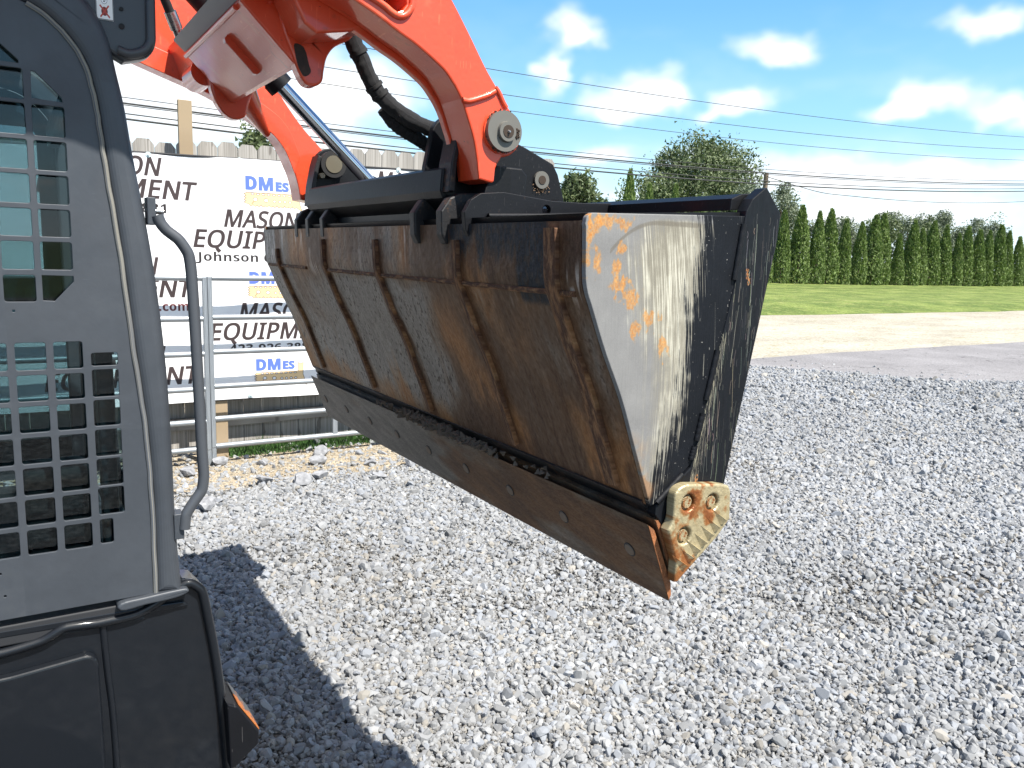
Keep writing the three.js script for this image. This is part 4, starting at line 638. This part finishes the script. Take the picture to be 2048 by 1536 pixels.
    part(L, 'sill', extr([[-1.05, 0.898], [0.062, 0.876], [0.156, 0.870], [0.281, 0.873], [0.272, 0.883], [0.156, 0.887], [-1.05, 0.914]], CZ - 0.05, CZ - 0.007, 0.002), M.bodyBlack);
    part(L, 'engine_hood', box(-1.75, -1.07, 0.86, 1.75, ZC - 0.5, ZC + 0.5, 0.06), M.greyPaint);
    // arm stop at the front of the body: wedge with rust-worn top
    const stopTex = colourTex(256, 256, (u, v) => { const n = fbm(u * 7, v * 7, 4, 4), f = vn(u * 90, v * 90, 7); return n + (u - 0.5) * 0.5 > 0.5 ? mix3([150, 82, 36], [196, 120, 58], f) : [74, 76, 80]; });
    const st = part(L, 'arm_stop', extr([[0.344, 0.655], [0.366, 0.644], [0.409, 0.573], [0.408, 0.545], [0.359, 0.504], [0.348, 0.504]], Z - 0.085, Z + 0.03, 0.004), M.black);
    const cap = extr([[0.3675, 0.6445], [0.3685, 0.646], [0.4105, 0.5755], [0.4095, 0.574]], Z - 0.078, Z + 0.024); uvBy(cap, (x, y, z) => [(z - Z + 0.08) / 0.105, (y - 0.57) / 0.07]); sub(st, 'worn_pad', cap, std({ map: stopTex, roughness: 0.8 })); }
  // ---- tracks (below the picture): rubber belts round rollers
  for (const s of [1, -1]) {
    const zi = ZC + s * 0.565, zo = ZC + s * 0.93, loop = [[0.18, 0.25], [0.1, 0.06], [-0.05, 0.0], [-1.35, 0.0], [-1.5, 0.06], [-1.6, 0.3], [-1.45, 0.62], [-1.28, 0.70], [-0.2, 0.52], [0.06, 0.44]], out = smoothPts(loop, 8, true).map(([x, y]) => [x, Math.max(0, y)]);
    const cx = -0.7, cy = 0.3, inn = out.map(([x, y]) => [cx + (x - cx) * 0.94, cy + (y - cy) * 0.82]);
    const T = part(L, 'track', extr(out, zi, zo, 0.01, [inn.reverse()]), M.rubber);
    for (let i = 0; i < 6; i++) sub(T, 'roller', discZ(-1.25 + i * 0.22, 0.15, Math.min(zi, zo) + 0.05, Math.max(zi, zo) - 0.05, 0.095, 20), M.bodyBlack);
    sub(T, 'sprocket', discZ(-1.3, 0.43, Math.min(zi, zo) + 0.08, Math.max(zi, zo) - 0.08, 0.19, 28), M.bodyBlack);
    part(L, 'track_frame', box(-1.4, 0.05, 0.22, 0.34, Math.min(zi, zo) + 0.1, Math.max(zi, zo) - 0.1, 0.03), M.bodyBlack);
  }
  // ---- lift arms
  const upper = smoothPts([[0.36, 2.42], [0.52, 2.36], [0.66, 2.275], [0.76, 2.195], [0.825, 2.117], [0.869, 2.055], [0.913, 1.990], [0.951, 1.943], [0.981, 1.905], [1.002, 1.876]], 5);
  const boss = []; for (let k = 0; k <= 10; k++) { const a = 0.25 - k / 10 * 1.75; boss.push([0.953 + Math.cos(a) * 0.0515, 1.863 + Math.sin(a) * 0.0515]); }
  const lowerN = smoothPts([[0.899, 1.760], [0.893, 1.803], [0.884, 1.843], [0.871, 1.878], [0.850, 1.926], [0.829, 1.955], [0.811, 1.974], [0.780, 1.995], [0.742, 2.017], [0.707, 2.033], [0.670, 2.052], [0.611, 2.078], [0.47, 2.125], [0.30, 2.18]], 4);
  const armPts = [...upper, ...boss, [0.945, 1.796], [0.9405, 1.785], [0.938, 1.758], [0.934, 1.7545], [0.928, 1.7545], [0.906, 1.7585], ...lowerN, [0.30, 2.40]];
  const pocket = [[0.60, 2.115], [0.668, 2.088], [0.690, 2.077], [0.703, 2.073], [0.713, 2.077], [0.722, 2.090], [0.720, 2.115], [0.66, 2.155], [0.60, 2.17]];
  const AZ = -1.58, AF = -2.77;
  function arm(shift, z0, z1, near) {
    const pts = armPts.map(([x, y]) => [x + shift * sst(1.0, 0.85, x) - 0, y]);
    // boxed arm: outer and inner side sheets stand proud of the closing strips
    const A = part(L, 'lift_arm', (() => { const g = extr(pts, z0 + 0.0, z1, 0.004, near ? [pocket.slice()] : [], 2); triUV(g, 1.2); return g; })(), M.orange);
    const zo = near ? Math.max(z0, z1) : Math.max(z0, z1), zz = zo;
    sub(A, 'inner_sheet', (() => { const low = lowerN.slice(10).map(([x, y]) => [x + shift, y - 0.012]); const up = low.slice().reverse().map(([x, y]) => [x + 0.02, y + 0.06]); const g = extr([...low, ...up], near ? Math.min(z0, z1) - 0.022 : Math.max(z0, z1) + 0.002, near ? Math.min(z0, z1) - 0.002 : Math.max(z0, z1) + 0.02, 0.002); triUV(g, 1.2); return g; })(), M.orange);
    if (near) {
      const w = (l, r, n = 40) => { const g = tube(l.map(([x, y], i) => [x, y, zz + 0.001]), r, n, 8); triUV(g, 1.2); return g; };
      sub(A, 'weld_bead', w([[0.853, 1.921], [0.87, 1.921], [0.90, 1.932], [0.918, 1.94], [0.933, 1.949]], 0.0065), M.orange);
      sub(A, 'weld_bead', w([[0.934, 1.957], [0.944, 1.946], [0.955, 1.928], [0.963, 1.918]], 0.0055), M.orange);
      sub(A, 'pocket_weld', w([[0.60, 2.108], [0.668, 2.080], [0.690, 2.068], [0.706, 2.064], [0.72, 2.070], [0.732, 2.086], [0.734, 2.1]], 0.0075), M.orange);
      const pb = new THREE.Shape(V2(pocket)); const g = extr(pb, z0 - 0.05, z0 - 0.045); sub(A, 'pocket_floor', g, M.orange);
      sub(A, 'boss', (() => { const g = discZ(0.953, 1.8645, zz - 0.004, zz + 0.004, 0.0485, 40, 0.047); triUV(g, 1.2); return g; })(), M.orange);
    } else {
      sub(A, 'embossed_ring', (() => { const g = new THREE.TorusGeometry(0.016, 0.004, 8, 28); g.translate(0.80, 1.985, zz + 0.001); triUV(g, 1.2); return g; })(), M.orange);
    }
    // rear part of the arm runs outside the cab
    const zr0 = near ? ZC + 0.77 : ZC - 0.77, zr1 = near ? ZC + 0.90 : ZC - 0.90;
    const rg = extr([[0.55, 2.30], [0.52, 2.46], [0.3, 2.60], [-0.4, 2.68], [-1.2, 2.52], [-1.75, 2.0], [-1.85, 1.55], [-1.65, 1.5], [-1.5, 1.85], [-1.1, 2.22], [-0.5, 2.38], [0.0, 2.415], [0.25, 2.395], [0.42, 2.33]], zr0, zr1, 0.006); triUV(rg, 1.2); sub(A, 'rear_arm', rg, M.orange);
    const br = extr([[0.32, 2.24], [0.5, 2.30], [0.49, 2.39], [0.34, 2.41]], near ? z1 : z0, zr0 + (near ? 0.01 : -0.01), 0.004); triUV(br, 1.2); sub(A, 'arm_bridge', br, M.orange);
    return A;
  }
  arm(0, AZ - 0.1, AZ, true); arm(-0.028, AF - 0.1, AF, false);
  for (const s of [1, -1]) part(L, 'rear_tower', box(-1.8, -1.55, 0.8, 1.75, ZC + s * 0.75 - 0.13, ZC + s * 0.75 + 0.13, 0.02), M.greyPaint), part(L, 'tower_foot', box(-1.8, -1.3, 0.72, 0.86, ZC + s * 0.62 - 0.2, ZC + s * 0.62 + 0.2, 0.02), M.greyPaint);
  // pin caps
  { const P = part(L, 'pivot_pin', merge([discZ(0.953, 1.8655, AZ + 0.004, AZ + 0.016, 0.0435, 44), discZ(0.956, 1.864, AZ + 0.015, AZ + 0.024, 0.023, 32, 0.021)]), M.pin); uvBy(P.geometry, (x, y) => [x * 9, y * 9]);
    sub(P, 'greased_socket', discZ(0.957, 1.8645, AZ + 0.022, AZ + 0.0252, 0.0145, 20, 0.0135), M.grease); sub(P, 'grease_nipple', rodGeo([0.957, 1.8635, AZ + 0.025], [0.957, 1.8635, AZ + 0.031], 0.0042, 0.002, 10), M.steel);
    const r = rng(9), bits = []; for (let i = 0; i < 60; i++) { const a = r() < 0.5 ? 1.2 + r() * 1.6 : 3.4 + r() * 2.2, d = 0.0435 + r() * 0.004, g = new THREE.IcosahedronGeometry(0.0007 + r() * 0.0014, 0); g.translate(0.953 + Math.cos(a) * d, 1.8655 + Math.sin(a) * d, AZ + 0.005 + r() * 0.004); bits.push(g); } for (let i = 0; i < 40; i++) { const g = new THREE.IcosahedronGeometry(0.0012 + r() * 0.002, 0); g.translate(0.977 + r() * 0.012, 1.853 + r() * 0.02, AZ + 0.0165); bits.push(g); } sub(P, 'grease_crumbs', merge(bits), M.grease).userData.kind = 'stuff'; }
  // ---- cross member between the arms, with two hanging ears
  { const g = extr([[0.448, 2.098], [0.560, 1.990], [0.574, 1.990], [0.66, 2.06], [0.66, 2.12], [0.56, 2.2], [0.47, 2.19]], -2.39, -1.80, 0.004); triUV(g, 1.2); const C = part(L, 'cross_member', g, M.orange);
    const earPts = [[0.500, 2.10], [0.522, 2.10], [0.529, 2.072], [0.536, 2.047], [0.552, 2.010], [0.574, 1.962], [0.586, 1.950], [0.604, 1.949], [0.620, 1.960], [0.625, 1.985], [0.632, 2.013], [0.648, 2.036], [0.69, 2.064], [0.70, 2.09]], ear = smoothPts(earPts, 4);
    const e1 = extr([...ear, [0.6, 2.13]], -1.835, -1.795, 0.006, [], 3); triUV(e1, 1.2); sub(C, 'hanging_ear', e1, M.orange);
    const worn = colourTex(128, 256, (u, v) => { const n = fbm(u * 6, v * 9, 4, 6); return mix3([22, 16, 14], [70, 46, 34], n); }); const wg = extr(smoothPts([[0.5585, 2.030], [0.578, 2.026], [0.590, 1.99], [0.594, 1.978], [0.588, 1.969], [0.578, 1.966], [0.573, 1.972], [0.566, 1.985], [0.560, 2.01]], 3, true), -1.7945, -1.7935); uvBy(wg, (x, y) => [(x - 0.55) * 20, (y - 1.96) * 12]); sub(C, 'bare_worn_patch', wg, std({ map: worn, roughness: 0.6 }));
    const farEar = smoothPts([[0.470, 2.11], [0.480, 2.09], [0.504, 2.059], [0.514, 2.015], [0.524, 1.988], [0.545, 1.959], [0.565, 1.947], [0.585, 1.947], [0.604, 1.959], [0.614, 1.992], [0.628, 2.025], [0.66, 2.06]], 4);
    const e2 = extr([...farEar, [0.6, 2.15]], -2.43, -2.391, 0.006, [], 3); triUV(e2, 1.2); sub(C, 'hanging_ear', e2, M.orange);
    sub(C, 'collar', rodGeo([0.505, 2.068, -2.56], [0.505, 2.068, -2.431], 0.036, 0.036, 28), M.orange);
    const back = extr([[0.50, 2.10], [0.62, 2.08], [0.66, 2.12], [0.56, 2.2], [0.47, 2.19]], AF + 0.001, -2.432, 0.004); triUV(back, 1.2); sub(C, 'torque_tube', back, M.orange);
    const nb = extr([[0.515, 2.10], [0.545, 2.045], [0.57, 2.030], [0.64, 2.045], [0.70, 2.07], [0.72, 2.10], [0.6, 2.2], [0.5, 2.18]], -1.7945, AZ - 0.101, 0.006, [], 3); triUV(nb, 1.2); sub(C, 'arm_joint_box', nb, M.orange);
    sub(C, 'cone_gusset', rodGeo([0.63, 2.075, -2.58], [0.765, 1.965, -2.765], 0.05, 0.012, 24), M.orange);
    // stiffener bar, set on the sloping lower face
    const t = [0.72, -0.694], nrm = [-0.694, -0.72], p = (a, b) => [0.448 + t[0] * a + nrm[0] * b, 2.098 + t[1] * a + nrm[1] * b];
    const sb = extr([p(0.03, -0.002), p(0.135, -0.002), p(0.132, 0.010), p(0.126, 0.015), p(0.040, 0.015), p(0.032, 0.010)], -2.035, -2.012, 0.002); triUV(sb, 1.2); sub(C, 'stiffener', sb, M.orange);
    sub(C, 'weld_bead', rodGeo([0.449, 2.094, -2.385], [0.449, 2.094, -1.84], 0.0065, 0.0065, 10), M.orange);
    part(L, 'cover_plate', extr([[0.449, 2.106], [0.420, 2.133], [0.426, 2.140], [0.455, 2.113]], -2.40, -1.72, 0.001), M.coverGrey); }
  // hose with fitting at the far end of the cross member
  { const g = tube([[0.36, 2.32, -2.36], [0.40, 2.24, -2.40], [0.43, 2.185, -2.43]], 0.012, 30, 10); const Hs = part(L, 'hydraulic_hose', g, M.rubber); sub(Hs, 'fitting', merge([rodGeo([0.418, 2.208, -2.418], [0.437, 2.170, -2.436], 0.0165, 0.0165, 6), rodGeo([0.437, 2.170, -2.436], [0.450, 2.145, -2.45], 0.013, 0.013, 14)]), M.steel); }
  // ---- tilt cylinders
  for (const s of [1, -1]) {
    const z = ZC + s * 0.405, a = [1.128, 1.735, z], b = [0.72, 2.108, z], c = [0.34, 2.465, z];
    const C = part(L, 'tilt_cylinder', rodGeo([0.735, 2.094, z], c, 0.036, 0.036, 24), M.black); sub(C, 'rod', rodGeo(a, b, 0.0215, 0.0215, 28), M.chrome); sub(C, 'gland', rodGeo([0.752, 2.078, z], [0.73, 2.099, z], 0.040, 0.040, 24), M.black); sub(C, 'rod_eye', discZ(a[0], a[1], z - 0.03, z + 0.03, 0.036, 24), M.black);
  }
  // ---- quick coupler
  const earOut = [[0.868, 1.735], [0.874, 1.80], [0.888, 1.868], ...(() => { const l = []; for (let k = 0; k <= 8; k++) { const q = Math.PI * 0.93 - k / 8 * Math.PI * 0.62; l.push([0.948 + Math.cos(q) * 0.06, 1.866 + Math.sin(q) * 0.06]); } return l; })(), [1.05, 1.866], [1.09, 1.853], [1.17, 1.822], [1.186, 1.798], [1.207, 1.738], [1.205, 1.724], [0.88, 1.722]];
  { const plate = extr([[0.905, 1.690], [0.866, 1.722], [0.860, 1.738], [0.864, 1.786], [0.876, 1.793], [0.99, 1.78], [0.99, 1.735]], ZC - 0.50, ZC + 0.455, 0.004); triUV(plate, 2); const K = part(L, 'quick_coupler', plate, M.black);
    const lowp = extr([[0.895, 1.70], [0.893, 1.727], [1.15, 1.727], [1.16, 1.735], [1.165, 1.72]], ZC - 0.52, ZC + 0.50); triUV(lowp, 2); sub(K, 'base_plate', lowp, M.black);
    for (const z of [ZC - 0.53, ZC + 0.335, ZC + 0.445]) { const e = extr(earOut, z - 0.011, z + 0.011, 0.003); triUV(e, 2); sub(K, 'ear', e, M.black); }
    for (const z of [ZC - 0.53, ZC + 0.445]) { const lip = extr([[0.866, 1.735], [0.872, 1.80], [0.886, 1.868], [0.895, 1.898], [0.908, 1.893], [0.899, 1.862], [0.886, 1.80], [0.882, 1.735]], z - 0.025, z + 0.04, 0.003); triUV(lip, 2); sub(K, 'ear_flange', lip, M.blackRusty); }
    sub(K, 'pin_collar', merge([discZ(0.944, 1.872, -2.655, -2.625, 0.043, 36)]), M.rubber); sub(K, 'pin_face', (() => { const g = discZ(0.944, 1.872, -2.626, -2.6225, 0.028, 30); uvBy(g, (x, y) => [x * 12, y * 12]); return g; })(), std({ color: rgb(0.14, 0.125, 0.09), roughness: 0.6, metalness: 0.4 }));
    sub(K, 'bolt', rodGeo([0.905, 1.833, -2.66], [0.905, 1.833, -2.622], 0.0085, 0.0085, 12), M.pin); sub(K, 'bolt', rodGeo([0.99, 1.905, -2.66], [0.992, 1.909, -2.62], 0.0085, 0.0085, 6), M.steel);
    sub(K, 'stop_block', (() => { const g = extr([[0.925, 1.722], [1.04, 1.728], [1.045, 1.78], [1.03, 1.795], [0.962, 1.796], [0.945, 1.77]], AZ - 0.10, AZ - 0.03, 0.004); triUV(g, 2); return g; })(), M.black);
    const cp = sub(K, 'cylinder_pin', merge([discZ(1.134, 1.781, ZC + 0.455, ZC + 0.463, 0.021, 28)]), M.pin); uvBy(cp.geometry, (x, y) => [x * 14, y * 14]);
    sub(K, 'pin_hollow', discZ(1.134, 1.781, ZC + 0.4625, ZC + 0.4645, 0.0105, 20), M.grease);
    const r = rng(77), bits = []; for (let i = 0; i < 110; i++) { const a = -0.4 - r() * 2.4, d = 0.016 + r() * r() * 0.02, g = new THREE.TetrahedronGeometry(0.0008 + r() * 0.0018, 0); g.translate(1.134 + Math.cos(a) * d, 1.781 + Math.sin(a) * d * 1.1, ZC + 0.457 + r() * 0.003); bits.push(g); } sub(K, 'dry_soil_crumbs', merge(bits), std({ color: rgb(0.2, 0.13, 0.08), roughness: 1 })).userData.kind = 'stuff';
  }
  // ---- sleeved hose bundle
  { const mk2 = (pts, r0, seed) => { const c = new THREE.CatmullRomCurve3(pts.map((p) => new THREE.Vector3(...p))), g = new THREE.TubeGeometry(c, 120, r0, 18, false), p = g.attributes.position, cc = new THREE.Vector3(), v = new THREE.Vector3(); for (let i = 0; i <= 120; i++) { c.getPointAt(i / 120, cc); for (let j = 0; j <= 18; j++) { const k = i * 19 + j; v.fromBufferAttribute(p, k).sub(cc); const ang = (j % 18) / 18 * 6.283; v.multiplyScalar(0.86 + 0.34 * fbm(i * 0.16, Math.cos(ang) * 1.2 + 5, 3, seed) + 0.025 * Math.sin(i * 0.8 + ang)); p.setXYZ(k, cc.x + v.x, cc.y + v.y, cc.z + v.z); } } g.computeVertexNormals(); return g; };
    const z = -1.86, k = z / -1.9, q = (x, y) => [x * k, 1.6 + (y - 1.6) * k, z];
    const Hb = part(L, 'hose_bundle', mk2([q(0.718, 2.13), q(0.732, 2.083), q(0.752, 2.044), q(0.768, 2.012), q(0.795, 1.974), q(0.835, 1.944), q(0.89, 1.918), q(0.965, 1.897)], 0.019, 3), M.sleeve);
    sub(Hb, 'second_sleeve', mk2([q(0.82, 1.945), q(0.85, 1.915), q(0.89, 1.893), q(0.93, 1.875), q(0.97, 1.855)].map(([x, y, zz]) => [x, y, zz - 0.03]), 0.0165, 7), M.sleeve);
    for (const [x, y, dx, dy] of [[0.745, 2.058, 0.5, -0.85], [0.785, 1.987, 0.65, -0.75], [0.80, 1.97, 0.65, -0.75]]) { const c = q(x, y); sub(Hb, 'cable_tie', rodGeo([c[0] - dx * 0.004, c[1] - dy * 0.004, c[2]], [c[0] + dx * 0.004, c[1] + dy * 0.004, c[2]], 0.0225, 0.0225, 20), M.rubber); } }
}
scene.traverse((o) => { if (o.isMesh) { o.castShadow = true; o.receiveShadow = true; } });
renderer.render(scene, camera);
